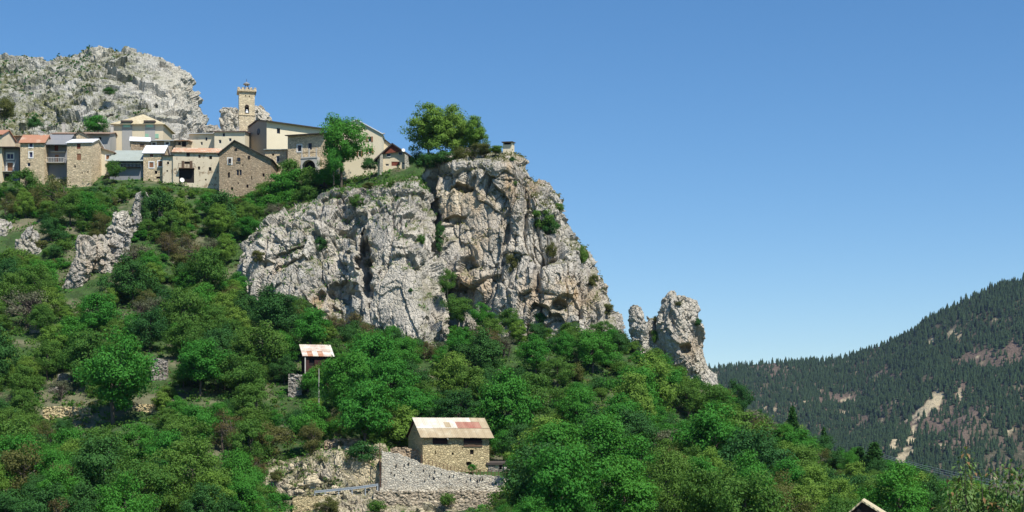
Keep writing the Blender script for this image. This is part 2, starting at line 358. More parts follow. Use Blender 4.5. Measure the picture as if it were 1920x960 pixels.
def H(X, Y, detail=True):
    X = np.asarray(X, float); Y = np.asarray(Y, float); sh = X.shape; x = X.ravel(); y = Y.ravel(); z = np.zeros(len(x)); n = len(CP)
    cx = np.clip(x, -150, 200); cy = np.clip(y, -70, 580)
    for a in range(0, len(x), 20000):
        s = slice(a, a + 20000); d = np.sqrt((cx[s, None] - CP[None, :, 0]) ** 2 + (cy[s, None] - CP[None, :, 1]) ** 2) / 100
        z[s] = (d * d * np.log(d + 1e-12)) @ TW[:n] + TW[n] + TW[n + 1] * cx[s] / 100 + TW[n + 2] * cy[s] / 100
    if detail:
        P = np.stack([x, y, 0 * x], 1); amp = sstep(90, 150, y) * (1 - .6 * sstep(335, 350, y))
        z = z + amp * (1.1 * fbm(P / 17, 3, 4) + .35 * fbm(P / 3.1, 9, 3))
    w = np.maximum.reduce([sstep(150, 420, -x), sstep(190, 420, x), sstep(540, 800, y), sstep(40, 300, -y)])
    z = z * (1 - w) + far_base(x, y) * w
    # road bench and barn terrace cut into the slope
    rz = road_z(x); k = sstep(203.2, 204.0, y) * (1 - sstep(208.8, 209.6, y)) * sstep(-36, -33, x) * (1 - sstep(4, 7, x)); z = z * (1 - k) + (rz - .25) * k
    kw = sstep(194, 199, y) * (1 - sstep(202.4, 203.2, y)) * sstep(-36, -33, x) * (1 - sstep(4, 7, x)); z = z * (1 - kw) + np.minimum(z, -8.2) * kw
    bz = -1.75 + .02 * (y - 212); kb = sstep(-13.5, -12, x) * (1 - sstep(-1, 2, x)) * sstep(208.8, 209.8, y) * (1 - sstep(220, 223, y)); z = z * (1 - kb) + bz * kb
    return z.reshape(sh)
def axis(lo, hi, step, far, ratio=1.35):
    core = list(np.arange(lo, hi + step / 2, step)); a = []; s = step; v = hi
    while v < far: s *= ratio; v += s; a.append(v)
    b = []; s = step; v = lo
    while v > -far: s *= ratio; v -= s; b.append(v)
    return np.array(b[::-1] + core + a)
def grid_faces(nu, nv):
    i = np.arange(nu * nv).reshape(nv, nu); return np.stack([i[:-1, :-1], i[:-1, 1:], i[1:, 1:], i[1:, :-1]], -1).reshape(-1, 4)
gx = axis(-140, 190, 1.25, 5200); gy = np.concatenate([axis(-60, 480, 1.25, 5200)])
GX, GY = np.meshgrid(gx, gy); GZ = H(GX, GY)
TV = np.stack([GX, GY, GZ], -1).reshape(-1, 3); TF = grid_faces(len(gx), len(gy))
pxy = pix(np.where(TV[:, 1:2] > 5, TV, [[0, 5, 0]]))
def inpoly(p, poly):
    p = np.atleast_2d(p); r = np.zeros(len(p), bool); n = len(poly)
    for i in range(n):
        x1, y1 = poly[i]; x2, y2 = poly[i - 1]
        c = ((y1 > p[:, 1]) != (y2 > p[:, 1])); r ^= c & (p[:, 0] < (x2 - x1) * (p[:, 1] - y1) / (y2 - y1 + 1e-12) + x1)
    return r
bare = sstep(.25, .6, fbm(TV / 9, 77, 4)) * .55 * sstep(180, 200, TV[:, 1]) * (1 - sstep(400, 420, TV[:, 1]))
bare = np.maximum(bare, .8 * sstep(203, 204, TV[:, 1]) * (1 - sstep(217, 222, TV[:, 1])) * sstep(-36, -32, TV[:, 0]) * (1 - sstep(-14, -9, TV[:, 0])))
ground = link('hill_ground', mesh_np('hill_ground', TV, TF, [M['ground']], True, {'bare': ('POINT', bare)}))
tag(ground, kind='structure', label='green and stony hillside under the trees and the village')
def hz(x, y): return float(H(np.array([x]), np.array([y]))[0])
sub = (TV[:, 0] > -150) & (TV[:, 0] < 200) & (TV[:, 1] > 20) & (TV[:, 1] < 500)
idx = -np.ones(len(TV), int); idx[sub] = np.arange(sub.sum()); fk = sub[TF].all(1)
BV_T = BVHTree.FromPolygons([tuple(v) for v in TV[sub]], [tuple(f) for f in idx[TF[fk]]])
def ground_px(px, py):
    d = Vector(((px - CX) / F, 1, (HY - py) / F)).normalized(); h = BV_T.ray_cast(Vector((0, 0, 0)), d, 900)
    return h[0]
# ------------------------------------------------------------------ rock faces
def catmull(P, n):
    """resample a control row P (k,...) to n points, centripetal-free Catmull-Rom"""
    P = np.asarray(P, float); k = len(P); t = np.linspace(0, k - 1 - 1e-9, n); i = t.astype(int); f = (t - i).reshape((-1,) + (1,) * (P.ndim - 1))
    g = lambda j: P[np.clip(j, 0, k - 1)]
    a, b, c, d = g(i - 1), g(i), g(i + 1), g(i + 2)
    return .5 * (2 * b + (c - a) * f + (2 * a - 5 * b + 4 * c - d) * f ** 2 + (3 * b - a - 3 * c + d) * f ** 3)
def surf_normals(G):
    du = np.gradient(G, axis=1); dv = np.gradient(G, axis=0); n = np.cross(du, dv); return n / (np.linalg.norm(n, axis=2, keepdims=True) + 1e-9)
ROCK_BV = []
def finish_rock(name, G, seed, scales, mat, label, dents=(), smooth_pts=(), ochre=(), pale=(), veg=0.5, veg_bias=.62, wrap=False, stretch=(1, 1, .78), vegfn=None, vert=0.0):
    nv, nu = G.shape[:2]; N = surf_normals(G); P = G.reshape(-1, 3).copy(); NN = N.reshape(-1, 3)
    d = rock_disp(P, seed, scales, stretch, vert=vert); q = pix(P); damp = np.ones(len(P))
    for px, py, rx, ry, k in smooth_pts: damp = np.minimum(damp, 1 - (1 - k) * np.exp(-(((q[:, 0] - px) / rx) ** 2 + ((q[:, 1] - py) / ry) ** 2) ** 2))
    P = P + NN * (d * damp)[:, None]
    for px, py, rx, ry, dep, rot in dents:      # hollows and overhangs; rot leans the hollow
        u = (q[:, 0] - px) * math.cos(rot) + (q[:, 1] - py) * math.sin(rot); v = -(q[:, 0] - px) * math.sin(rot) + (q[:, 1] - py) * math.cos(rot)
        u = u / rx + .25 * vnoise(P / 1.5, seed + 5); v = v / ry + .25 * vnoise(P / 1.5, seed + 6)
        m = np.where(v < 0, 1 - sstep(.55, .95, np.sqrt(u * u + v * v)), 1 - sstep(.1, 1.0, np.sqrt(u * u + v * v))); P[:, 1] += dep * m; P -= 0
    G2 = P.reshape(nv, nu, 3); N2 = surf_normals(G2).reshape(-1, 3)
    up = N2[:, 2]; vg = sstep(veg_bias - .15, veg_bias + .2, up + .25 * fbm(P / 4, seed + 9, 3)) * veg
    if vegfn is not None: vg = np.clip(vg + vegfn(P, q, up), 0, 1)
    oc = np.zeros(len(P)); pa = np.zeros(len(P))
    for px, py, rx, ry, k in ochre: oc = np.maximum(oc, k * np.exp(-(((q[:, 0] - px) / rx) ** 2 + ((q[:, 1] - py) / ry) ** 2)))
    for px, py, rx, ry, k in pale: pa = np.maximum(pa, k * np.exp(-(((q[:, 0] - px) / rx) ** 2 + ((q[:, 1] - py) / ry) ** 2)))
    Fq = grid_faces(nu, nv)
    if wrap:
        i = np.arange(nu * nv).reshape(nv, nu); Fq = np.concatenate([Fq, np.stack([i[:-1, -1], i[:-1, 0], i[1:, 0], i[1:, -1]], -1)])
    me = mesh_np(name, P, Fq, [mat], False, {'veg': ('POINT', vg), 'ochre': ('POINT', oc), 'pale': ('POINT', pa)})
    o = link(name, me); tag(o, label=label, kind='structure')
    bv = BVHTree.FromPolygons([tuple(v) for v in P], [tuple(f) for f in Fq]); ROCK_BV.append((bv, o))
    return o, P, N2, vg
def net(rows, nu, nv, ymap=None):
    C = np.array([[tuple(at(px, py, ymap(Y) if ymap else Y)) for px, py, Y in r] for r in rows])
    A = np.stack([catmull(r, nu) for r in C]); return catmull(A, nv)
SC_BIG = [(13, 1.6), (5.5, 1.05), (2.3, .5), (.95, .19)]
ymA = lambda Y: 284 + (Y - 268) * .55
cliffA = net([
 [(425, 545, 308), (500, 590, 292), (560, 640, 283), (640, 670, 274), (720, 690, 268), (790, 710, 262), (850, 710, 272)],
 [(435, 500, 308), (490, 512, 297), (550, 545, 288), (625, 572, 281), (700, 575, 272), (782, 612, 266), (838, 632, 274)],
 [(445, 465, 312), (500, 445, 304), (560, 475, 294), (630, 500, 288), (705, 490, 277), (780, 510, 273), (822, 540, 286)],
 [(460, 440, 318), (520, 412, 310), (580, 415, 301), (640, 425, 296), (715, 410, 285), (770, 430, 281), (810, 450, 294)],
 [(480, 428, 322), (540, 394, 316), (600, 374, 309), (650, 382, 303), (710, 370, 297), (770, 366, 293), (800, 374, 302)],
 [(500, 420, 326), (560, 384, 322), (615, 360, 316), (655, 360, 311), (710, 348, 306), (770, 334, 301), (793, 332, 308)],
 [(510, 430, 345), (570, 395, 342), (620, 368, 336), (660, 368, 332), (715, 356, 326), (770, 345, 320), (788, 345, 326)]], 330, 270, ymA)
def vegA(P, q, up): return .75 * sstep(380, 335, q[:, 1]) * sstep(-.3, .3, fbm(P / 3, 41, 3)) + .5 * sstep(.0, .6, fbm(P / 6, 43, 4)) * sstep(770, 810, q[:, 0])
oA, PA, NA, VA = finish_rock('cliff', cliffA, 11, SC_BIG, M['rock'], 'pale grey limestone buttress with a dark vertical cleft below the village',
    dents=[(683, 500, 13, 82, 5.5, -.05), (622, 376, 30, 13, 2.6, 0), (705, 400, 12, 22, 1.5, .3), (635, 545, 30, 20, 2.5, -.6), (597, 560, 12, 20, 2.0, .5), (545, 480, 40, 10, 2.0, -.35), (560, 500, 30, 8, 1.6, -.3), (640, 480, 45, 70, 1.6, 0), (505, 500, 14, 9, 1.2, -.3)],
    smooth_pts=[(755, 560, 62, 62, .33), (720, 450, 30, 25, .5), (735, 338, 75, 24, .2)], ochre=[(595, 570, 22, 24, .9), (530, 505, 18, 12, .5), (690, 470, 8, 60, .4)], pale=[(750, 550, 60, 60, .35), (560, 430, 40, 15, .5), (630, 470, 25, 40, .3)], veg=.9, vegfn=vegA, vert=.9)
cliffB = net([
 [(790, 640, 306), (850, 640, 296), (910, 640, 290), (970, 660, 287), (1040, 680, 285), (1110, 690, 285), (1170, 670, 294), (1185, 660, 312)],
 [(793, 530, 303), (840, 545, 296), (905, 548, 291), (965, 570, 288), (1035, 592, 286), (1100, 600, 286), (1147, 596, 294), (1160, 605, 310)],
 [(793, 450, 304), (830, 470, 298), (900, 470, 293), (960, 490, 290), (1030, 510, 288), (1085, 520, 289), (1124, 538, 297), (1132, 552, 310)],
 [(793, 390, 306), (825, 400, 300), (890, 400, 295), (950, 410, 292), (1020, 425, 290), (1058, 440, 292), (1094, 478, 298), (1102, 492, 311)],
 [(795, 345, 308), (815, 348, 302), (880, 345, 297), (945, 345, 294), (1000, 362, 293), (1030, 378, 294), (1056, 402, 300), (1066, 422, 312)],
 [(800, 322, 310), (815, 312, 305), (870, 302, 300), (940, 294, 297), (975, 312, 298), (1005, 345, 298), (1040, 360, 302), (1050, 372, 314)],
 [(805, 318, 320), (820, 306, 317), (870, 294, 316), (930, 288, 312), (966, 293, 312), (990, 350, 312), (1030, 372, 314), (1040, 385, 322)]], 360, 330)
oB, PB, NB, VB = finish_rock('cliff', cliffB, 23, SC_BIG, M['rock'], 'tall limestone cliff with ochre streaks dropping under the leafy clifftop trees',
    dents=[(862, 350, 30, 10, 3.0, 0), (850, 412, 26, 8, 1.6, -.2), (815, 430, 10, 110, 2.4, -.06), (945, 480, 9, 85, 1.8, .1), (985, 395, 8, 90, 1.6, .12), (880, 500, 16, 22, 1.6, .4), (1045, 490, 24, 14, 2.2, 0), (1050, 575, 18, 13, 2.2, 0), (1010, 520, 9, 50, 1.4, .1), (930, 530, 14, 18, 1.6, .5), (1040, 420, 26, 20, 2.0, 0)],
    smooth_pts=[(865, 390, 45, 40, .4), (900, 440, 45, 25, .6), (945, 286, 38, 22, .2)], ochre=[(860, 378, 62, 36, 1.0), (880, 540, 38, 30, 1.0), (955, 335, 18, 55, .8), (1060, 560, 60, 34, .9), (1000, 350, 14, 40, .6), (900, 440, 40, 30, .5), (890, 465, 16, 40, .6), (940, 420, 20, 30, .4), (1000, 560, 30, 40, .5)], pale=[(850, 372, 48, 24, .9), (1030, 590, 40, 15, .6), (870, 450, 30, 20, .4)], veg=.8, vert=.9)
def pinnacle(name, levels, Y, seed, label, depth=.85, scales=None, nu=90, nv=70, mat=None, veg=.5, lean=0.0, **kw):
    """closed rock tower: rings from (py, px_left, px_right) levels, top first"""
    L = np.array(levels, float)[::-1]; L = catmull(L, nv); a = np.linspace(0, 2 * np.pi, nu, endpoint=False); G = np.zeros((nv, nu, 3))
    for i, (py, l, r) in enumerate(L):
        c = at((l + r) / 2, py, Y); rx = max((r - l) / 2 * Y / F, .15); yy = c.y + lean * (c.z - at(0, levels[-1][0], Y).z)
        G[i] = np.stack([c.x + rx * np.cos(a), yy + rx * depth * np.sin(a), np.full(nu, c.z)], 1)
    G[-1, :, :] = G[-1].mean(0)
    return finish_rock(name, G, seed, scales or [(5, .5), (2.2, .45), (1.0, .28), (.5, .12)], mat or M['rock'], label, wrap=True, veg=veg, **kw)
pinnacle('crag', [(553, 1270, 1276), (557, 1256, 1292), (575, 1243, 1306), (610, 1235, 1311), (650, 1235, 1314), (680, 1248, 1322), (706, 1268, 1338), (740, 1265, 1352), (790, 1255, 1370)], 283, 31,
         'larger of two rock pinnacles standing on the right spur', 1.0, nu=150, nv=150, ochre=[(1290, 650, 30, 30, .6)], pale=[(1310, 690, 20, 20, .5)], dents=[(1285, 655, 14, 14, 2.0, .3), (1262, 600, 8, 20, .8, 0)])
pinnacle('crag', [(571, 1189, 1192), (576, 1184, 1200), (592, 1179, 1211), (620, 1180, 1222), (650, 1190, 1226), (690, 1195, 1240), (740, 1190, 1250)], 284, 37,
         'smaller jagged pinnacle left of the big crag on the spur', 1.0, nu=100, nv=110)
pinnacle('crag', [(596, 1220, 1228), (604, 1214, 1244), (630, 1200, 1262), (660, 1192, 1275), (700, 1190, 1300), (750, 1180, 1320)], 286, 41, 'low rock saddle joining the two pinnacles on the spur', 1.0, nu=90, nv=90, veg=.8)
RIB = [([(362, 262, 266), (366, 258, 270), (385, 252, 270), (405, 246, 272), (440, 240, 276)], 325, 'topmost pale rock tooth below the village houses'),
       ([(398, 232, 236), (402, 216, 240), (425, 208, 243), (455, 203, 238), (490, 205, 234), (540, 200, 236)], 311, 'middle pale rock rib on the wooded slope below the village'),
       ([(447, 181, 185), (452, 172, 192), (480, 168, 205), (520, 180, 208), (560, 170, 210)], 301, 'rock rib next to the lowest rib on the left slope'),
       ([(447, 154, 158), (452, 148, 170), (480, 143, 176), (510, 132, 168), (540, 121, 156), (568, 116, 146), (610, 110, 150)], 298, 'long lowest pale rock rib on the left wooded slope'),
       ([(412, -16, 0), (420, -40, 14), (445, -60, 34), (470, -80, 52), (510, -90, 70)], 322, 'grey rock outcrop at the left edge below the houses'),
       ([(428, 58, 64), (436, 48, 72), (455, 34, 76), (490, 20, 84)], 312, 'low grey outcrop right of the left edge outcrop'),
       ([(424, 222, 230), (432, 205, 240), (455, 192, 242), (490, 184, 236), (530, 180, 230)], 306, 'pale rock linking the middle rib with the lower ribs'), ([(402, 250, 256), (412, 240, 262), (440, 228, 258), (480, 220, 255)], 317, 'pale rock linking the topmost tooth with the middle rib'),
       ([(383, 452, 458), (390, 446, 476), (405, 440, 480), (430, 436, 486)], 334, 'small stony hump below the gable fronted stone house')]
for k, (lv, Y, lab) in enumerate(RIB): pinnacle('rock_outcrop', lv, Y, 50 + 7 * k, lab, 1.1, [(3, .6), (1.3, .4), (.6, .16)], nu=70, nv=80, veg=.7, ochre=[(170, 500, 40, 60, .4)])
pinnacle('rock_outcrop', [(201, 425, 432), (203, 416, 450), (222, 412, 453), (245, 411, 454), (270, 405, 456), (300, 400, 460)], 405, 61, 'rounded pale rock knob left of the bell tower', .9, [(5, .7), (2, .4), (.8, .16)], veg=.2, pale=[(430, 220, 40, 40, .5)])
pinnacle('rock_outcrop', [(197, 478, 482), (199, 466, 490), (210, 462, 500), (222, 460, 512), (250, 456, 520), (290, 450, 530)], 405, 63, 'pale rock knob right of the bell tower behind the church', .9, [(5, .7), (2, .4), (.8, .16)], veg=.2, pale=[(480, 210, 40, 40, .5)])
pinnacle('rock_outcrop', [(236, 384, 390), (238, 376, 408), (250, 370, 420), (280, 365, 425)], 402, 65, 'low rubble saddle between the peak and the tower', .9, [(3, .6), (1.2, .4), (.6, .16)], veg=.5)
def peak_rows():
    px = [-260, -120, 0, 90, 150, 185, 250, 300, 335, 358, 374, 382]
    top = [150, 125, 113, 118, 103, 92, 106, 115, 138, 178, 222, 262]
    rows = []
    for t, Y in ((-.35, 384), (0, 391), (.3, 402), (.6, 415), (.85, 427), (1, 437)):
        rows.append([(p, 285 + (tp - 285) * max(t, -.35) if tp < 262 else 285 + (tp - 285) * t, Y + (0 if p < 340 else (p - 340) * .18)) for p, tp in zip(px, top)])
    rows.append([(p, tp + 14, 455) for p, tp in zip(px, top)]); rows.append([(p, tp + 90, 480) for p, tp in zip(px, top)])
    return rows
def vegP(P, q, up):
    s = sstep(320, 90, q[:, 0]) * .6 + .12
    return np.clip(s + .55 * fbm(P / 9, 71, 4) + .35 * fbm(P / 2.5, 72, 3), 0, 1) * .95 * (1 - .75 * sstep(250, 330, q[:, 0])) * (1 - .8 * np.exp(-(((q[:, 0] - 190) / 16) ** 2 + ((q[:, 1] - 100) / 14) ** 2)))
M['rock_peak'] = m_rock('peak_rock', (.37, .36, .33), (.54, .52, .465), vegc=((.085, .115, .035), (.19, .175, .09)), warmth=.1)
oP, PP, NP, VP = finish_rock('rocky_peak', net(peak_rows(), 330, 230), 83, [(13, 1.3), (5.5, 1.2), (2.4, .62), (1.1, .24)], M['rock_peak'], 'grey rocky peak with dry grass rising behind the village',
    veg=.3, vegfn=vegP, stretch=(.9, 1, 1.15), dents=[(205, 214, 12, 5, 1.8, 0), (290, 205, 6, 8, 1.8, .2), (343, 238, 6, 14, 2.5, 0), (250, 160, 8, 5, 1.5, .4)], pale=[(330, 180, 50, 70, .5), (190, 100, 20, 10, .6)])
cutG = net([
 [(480, 965, 209), (540, 965, 207.5), (600, 960, 207.8), (660, 950, 208), (705, 945, 208), (735, 945, 209.5)],
 [(488, 915, 210), (540, 920, 208.3), (600, 915, 208.6), (660, 908, 208.6), (705, 905, 208.6), (732, 905, 210.5)],
 [(495, 885, 212), (540, 888, 210.5), (600, 880, 210.5), (660, 878, 210), (700, 868, 209.8), (728, 870, 212)],
 [(500, 872, 214), (545, 866, 213), (600, 850, 213), (660, 852, 212), (700, 842, 211), (724, 850, 213.5)],
 [(505, 870, 217), (550, 862, 217), (600, 845, 217), (660, 846, 217), (700, 838, 217), (722, 850, 217)]], 150, 90)
oC, PC, NC, VC = finish_rock('road_cutting', cutG, 97, [(3.5, .75), (1.6, .42), (.8, .15), (.4, .04)], M['cut'], 'broken cream rock cutting beside the road left of the barn wall', vegfn=lambda P, q, up: 1.0 * sstep(-.05, .35, fbm(P / 1.8, 131, 3)) * sstep(690, 600, q[:, 0]), veg=.9, veg_bias=.5, ochre=[(690, 890, 30, 30, .5)], pale=[(690, 885, 28, 24, .9), (570, 905, 20, 14, .6)], dents=[(545, 905, 14, 5, .8, -.6), (628, 908, 12, 4, .7, -.6)])
rub = net([
 [(560, 1010, 199), (640, 1010, 199), (700, 1005, 199.5), (760, 1000, 200), (860, 990, 200.5)],
 [(585, 962, 201), (640, 962, 200.5), (700, 960, 201), (760, 958, 201.3), (860, 956, 202)],
 [(605, 930, 203.6), (640, 930, 203.4), (700, 930, 203.4), (760, 942, 203.2), (860, 948, 203.4)],
 [(610, 924, 204.4), (640, 923, 204.4), (700, 921, 204.4), (760, 938, 204.2), (860, 946, 204.2)]], 120, 60)
finish_rock('rubble_bank', rub, 103, [(2.2, .5), (1.0, .3), (.5, .1)], M['cut'], 'pale rubble bank spilling below the guard rail', veg=.8, veg_bias=.55)

# ------------------------------------------------------------------ far mountain with its pine wood
mpx = np.array([900, 1200, 1340, 1400, 1500, 1570, 1640, 1700, 1740, 1800, 1860, 1920, 2050, 2300, 2700]); mpy = np.array([720, 692, 690, 686, 683, 676, 653, 628, 598, 568, 538, 520, 480, 430, 440])
mY = np.array([3300, 3200, 3100, 3050, 3000, 2950, 2850, 2750, 2680, 2620, 2580, 2540, 2500, 2450, 2400])
nu, nv = 330, 120; cp = catmull(np.stack([mpx, mpy, mY], 1).astype(float), nu); tt = np.linspace(0, 1.35, nv); MG = np.zeros((nv, nu, 3))
for i, t in enumerate(tt):
    if t <= 1: py = 930 + (cp[:, 1] - 930) * (t ** .92); Y = 1900 + (cp[:, 2] - 1900) * t
    else: py = cp[:, 1] + (t - 1) * 700; Y = cp[:, 2] + (t - 1) * 1600
    MG[i] = np.stack([(cp[:, 0] - CX) / F * Y, Y, (HY - py) / F * Y], 1)
MP = MG.reshape(-1, 3); tf = np.repeat(tt, nu); relief = np.sin(np.clip(tf, 0, 1) * np.pi)
MP[:, 2] += (.12 + relief) * (26 * fbm(MP * [1 / 260, 1 / 420, 0], 201, 4)) + 9 * fbm(MP * [1 / 70, 1 / 90, 0], 203, 3) * (.25 + relief)
mq = pix(MP)
def blob(q, px, py, rx, ry, rot=0):
    u = (q[:, 0] - px) * math.cos(rot) + (q[:, 1] - py) * math.sin(rot); v = -(q[:, 0] - px) * math.sin(rot) + (q[:, 1] - py) * math.cos(rot); return np.exp(-((u / rx) ** 2 + (v / ry) ** 2))
def bare_fn(q, P):
    n = fbm(P / 60, 211, 4)
    b = np.maximum.reduce([1.15 * blob(q, 1855, 672, 80, 34, -.2), blob(q, 1668, 700, 22, 16), blob(q, 1900, 640, 40, 20, -.4), blob(q, 1455, 700, 20, 9), blob(q, 1800, 720, 30, 28, .3), 1.0 * blob(q, 1800, 800, 130, 60), .8 * blob(q, 1560, 760, 60, 30, .3), .7 * blob(q, 1420, 690, 50, 10)])
    return sstep(.42, .75, b + .45 * n)
def scar_fn(q, P):
    n = fbm(P / 25, 213, 4); pts = [(1757, 745), (1745, 755), (1728, 772), (1714, 800), (1706, 830), (1697, 848), (1692, 870)]; rr = [18, 20, 19, 9, 12, 18, 8]
    b = np.zeros(len(q))
    for (x, y), r in zip(pts, rr): b = np.maximum(b, np.exp(-(((q[:, 0] - x) / r) ** 2 + ((q[:, 1] - y) / 13) ** 2)))
    b = np.maximum(b, .9 * blob(q, 1676, 838, 9, 20)); b = np.maximum(b, .9 * blob(q, 1800, 740, 8, 14)); return sstep(.42, .65, b + .6 * n)
mo = link('mountain', mesh_np('mountain', MP, grid_faces(nu, nv), [M['mount']], True, {'bare': ('POINT', bare_fn(mq, MP)), 'scar': ('POINT', scar_fn(mq, MP))})); tag(mo, label='far pine covered mountainside with a pale landslide scar', kind='structure')
def pine_mesh(seed, tiers=5, seg=7):
    r = random.Random(seed); v = []; f = []
    b = 0
    for t in range(tiers):
        z0 = .12 + .8 * t / tiers; z1 = min(1.0, z0 + .34); rad = .22 * (1 - t / tiers) ** .8 + .03; off = r.random() * 6
        v += [((rad * r.uniform(.65, 1.2)) * math.cos(off + 6.283 * k / seg), (rad * r.uniform(.65, 1.2)) * math.sin(off + 6.283 * k / seg), z0 + r.uniform(-.04, .03)) for k in range(seg)] + [(r.uniform(-.02, .02), r.uniform(-.02, .02), z1)]
        f += [(b + k, b + (k + 1) % seg, b + seg) for k in range(seg)]; b += seg + 1
    return np.array(v), np.array(f)
PINES = [pine_mesh(k) for k in range(5)]
# candidate pines over the slope, thinned where the rock is bare
r2 = np.random.default_rng(5); NPI = 12500
ti = r2.random(NPI * 3); ui = r2.random(NPI * 3) * (nu - 2); ti = np.clip(ti, 0.02, .995) ** .8; vi = np.interp(ti, tt, np.arange(nv)); i0 = vi.astype(int); j0 = ui.astype(int); fu = (ui - j0)[:, None]; fv = (vi - i0)[:, None]
Mg = MP.reshape(nv, nu, 3); PT = (Mg[i0, j0] * (1 - fu) + Mg[i0, j0 + 1] * fu) * (1 - fv) + (Mg[i0 + 1, j0] * (1 - fu) + Mg[i0 + 1, j0 + 1] * fu) * fv
q = pix(PT); vis = (q[:, 0] > 1120) & (q[:, 0] < 2150) & (q[:, 1] < 945)
keep = vis & (r2.random(len(PT)) > np.clip(bare_fn(q, PT) * (.62 + .25 * (q[:, 0] > 1780) * (q[:, 1] < 730)) + scar_fn(q, PT), 0, 1)) & (r2.random(len(PT)) < .55 + .45 * sstep(-.4, .3, fbm(PT / 90, 221, 3)) - .34 * sstep(730, 840, q[:, 1]) * sstep(1600, 1720, q[:, 0]))
PT = PT[keep]
order = np.argsort(PT[:, 1]); PT = PT[order]
fr = pix(PT); front = (fr[:, 0] > 1330) & (fr[:, 0] < 1915) & (fr[:, 1] < 880); PT = np.concatenate([PT[front][:160], PT[front][160:], PT[~front]]); n_ind = 160; VV = []; FF = []; RN = []; b = 0
hts = r2.uniform(7, 12.5, len(PT)) * (.75 + .5 * r2.random(len(PT)))
for k in range(n_ind, len(PT)):
    v, f = PINES[k % 5]; h = hts[k]; a = r2.random() * 6.28; c, s = math.cos(a), math.sin(a); w = h * r2.uniform(.8, 1.15)
    VV.append(np.stack([PT[k, 0] + w * (v[:, 0] * c - v[:, 1] * s), PT[k, 1] + w * (v[:, 0] * s + v[:, 1] * c), PT[k, 2] - .6 + h * v[:, 2]], 1)); FF.append(f + b); b += len(v); RN.append(np.full(len(f), r2.random() ** 2))
wood = link('pine_forest', mesh_np('pine_forest', np.concatenate(VV), np.concatenate(FF), [M['needle']], False, {'rnd': ('FACE', np.concatenate(RN))}))
tag(wood, 'dark pine wood covering the far mountainside', 'forest', kind='stuff')
pine_me = [mesh_np('far_pine_crown', v, f, [M['needle']], False, {'rnd': ('FACE', np.full(len(f), .2 * k))}) for k, (v, f) in enumerate(PINES)]
tb = MB().tube([(0, 0, -.08), (0, 0, .45)], [.022, .012], 5); tro = tb.build('trunk', M['bark']); trunk_far = tro.data; bpy.data.objects.remove(tro)
for k in range(n_ind):
    side = 'left of the landslide scar' if pix(PT[k:k + 1])[0, 0] < 1700 else 'right of the landslide scar'
    e = empty('pine_tree', PT[k], r2.random() * 6.28, 'dark pine low on the far mountainside ' + side, 'pine tree', 'far pines ' + side); e.scale = (hts[k],) * 3
    link('crown', pine_me[k % 5], e); link('trunk', trunk_far, e)
# ------------------------------------------------------------------ buildings
def wall_front(mb, w, z0, z1, ops, depth=.3, x_off=0.0):
    """front wall (y = 0) with real openings; ops = (u0, u1, v0, v1) in local metres"""
    xs = sorted({-w / 2, w / 2, *[o[0] for o in ops], *[o[1] for o in ops]}); zs = sorted({z0, z1, *[o[2] for o in ops], *[o[3] for o in ops]})
    xs = [x for x in xs if -w / 2 - 1e-6 <= x <= w / 2 + 1e-6]; zs = [z for z in zs if z0 - 1e-6 <= z <= z1 + 1e-6]
    for a, b in zip(xs, xs[1:]):
        for c, d in zip(zs, zs[1:]):
            mx, mz = (a + b) / 2, (c + d) / 2
            if any(o[0] < mx < o[1] and o[2] < mz < o[3] for o in ops): continue
            mb.poly([(a, 0, c), (b, 0, c), (b, 0, d), (a, 0, d)])
    for u0, u1, v0, v1 in ops:
        D = depth
        mb.poly([(u0, 0, v0), (u0, D, v0), (u1, D, v0), (u1, 0, v0)]); mb.poly([(u0, 0, v1), (u1, 0, v1), (u1, D, v1), (u0, D, v1)])
        mb.poly([(u0, 0, v0), (u0, 0, v1), (u0, D, v1), (u0, D, v0)]); mb.poly([(u1, 0, v0), (u1, D, v0), (u1, D, v1), (u1, 0, v1)])
def slab(mb, a, b, c, d, t=.16):
    """thick sheet on quad a,b,c,d (upper face)"""
    n = (Vector(b) - Vector(a)).cross(Vector(d) - Vector(a)).normalized()
    if n.z < 0: n = -n
    lo = [tuple(Vector(p) - n * t) for p in (a, b, c, d)]; mb.hexa(lo + [tuple(p) for p in (a, b, c, d)])
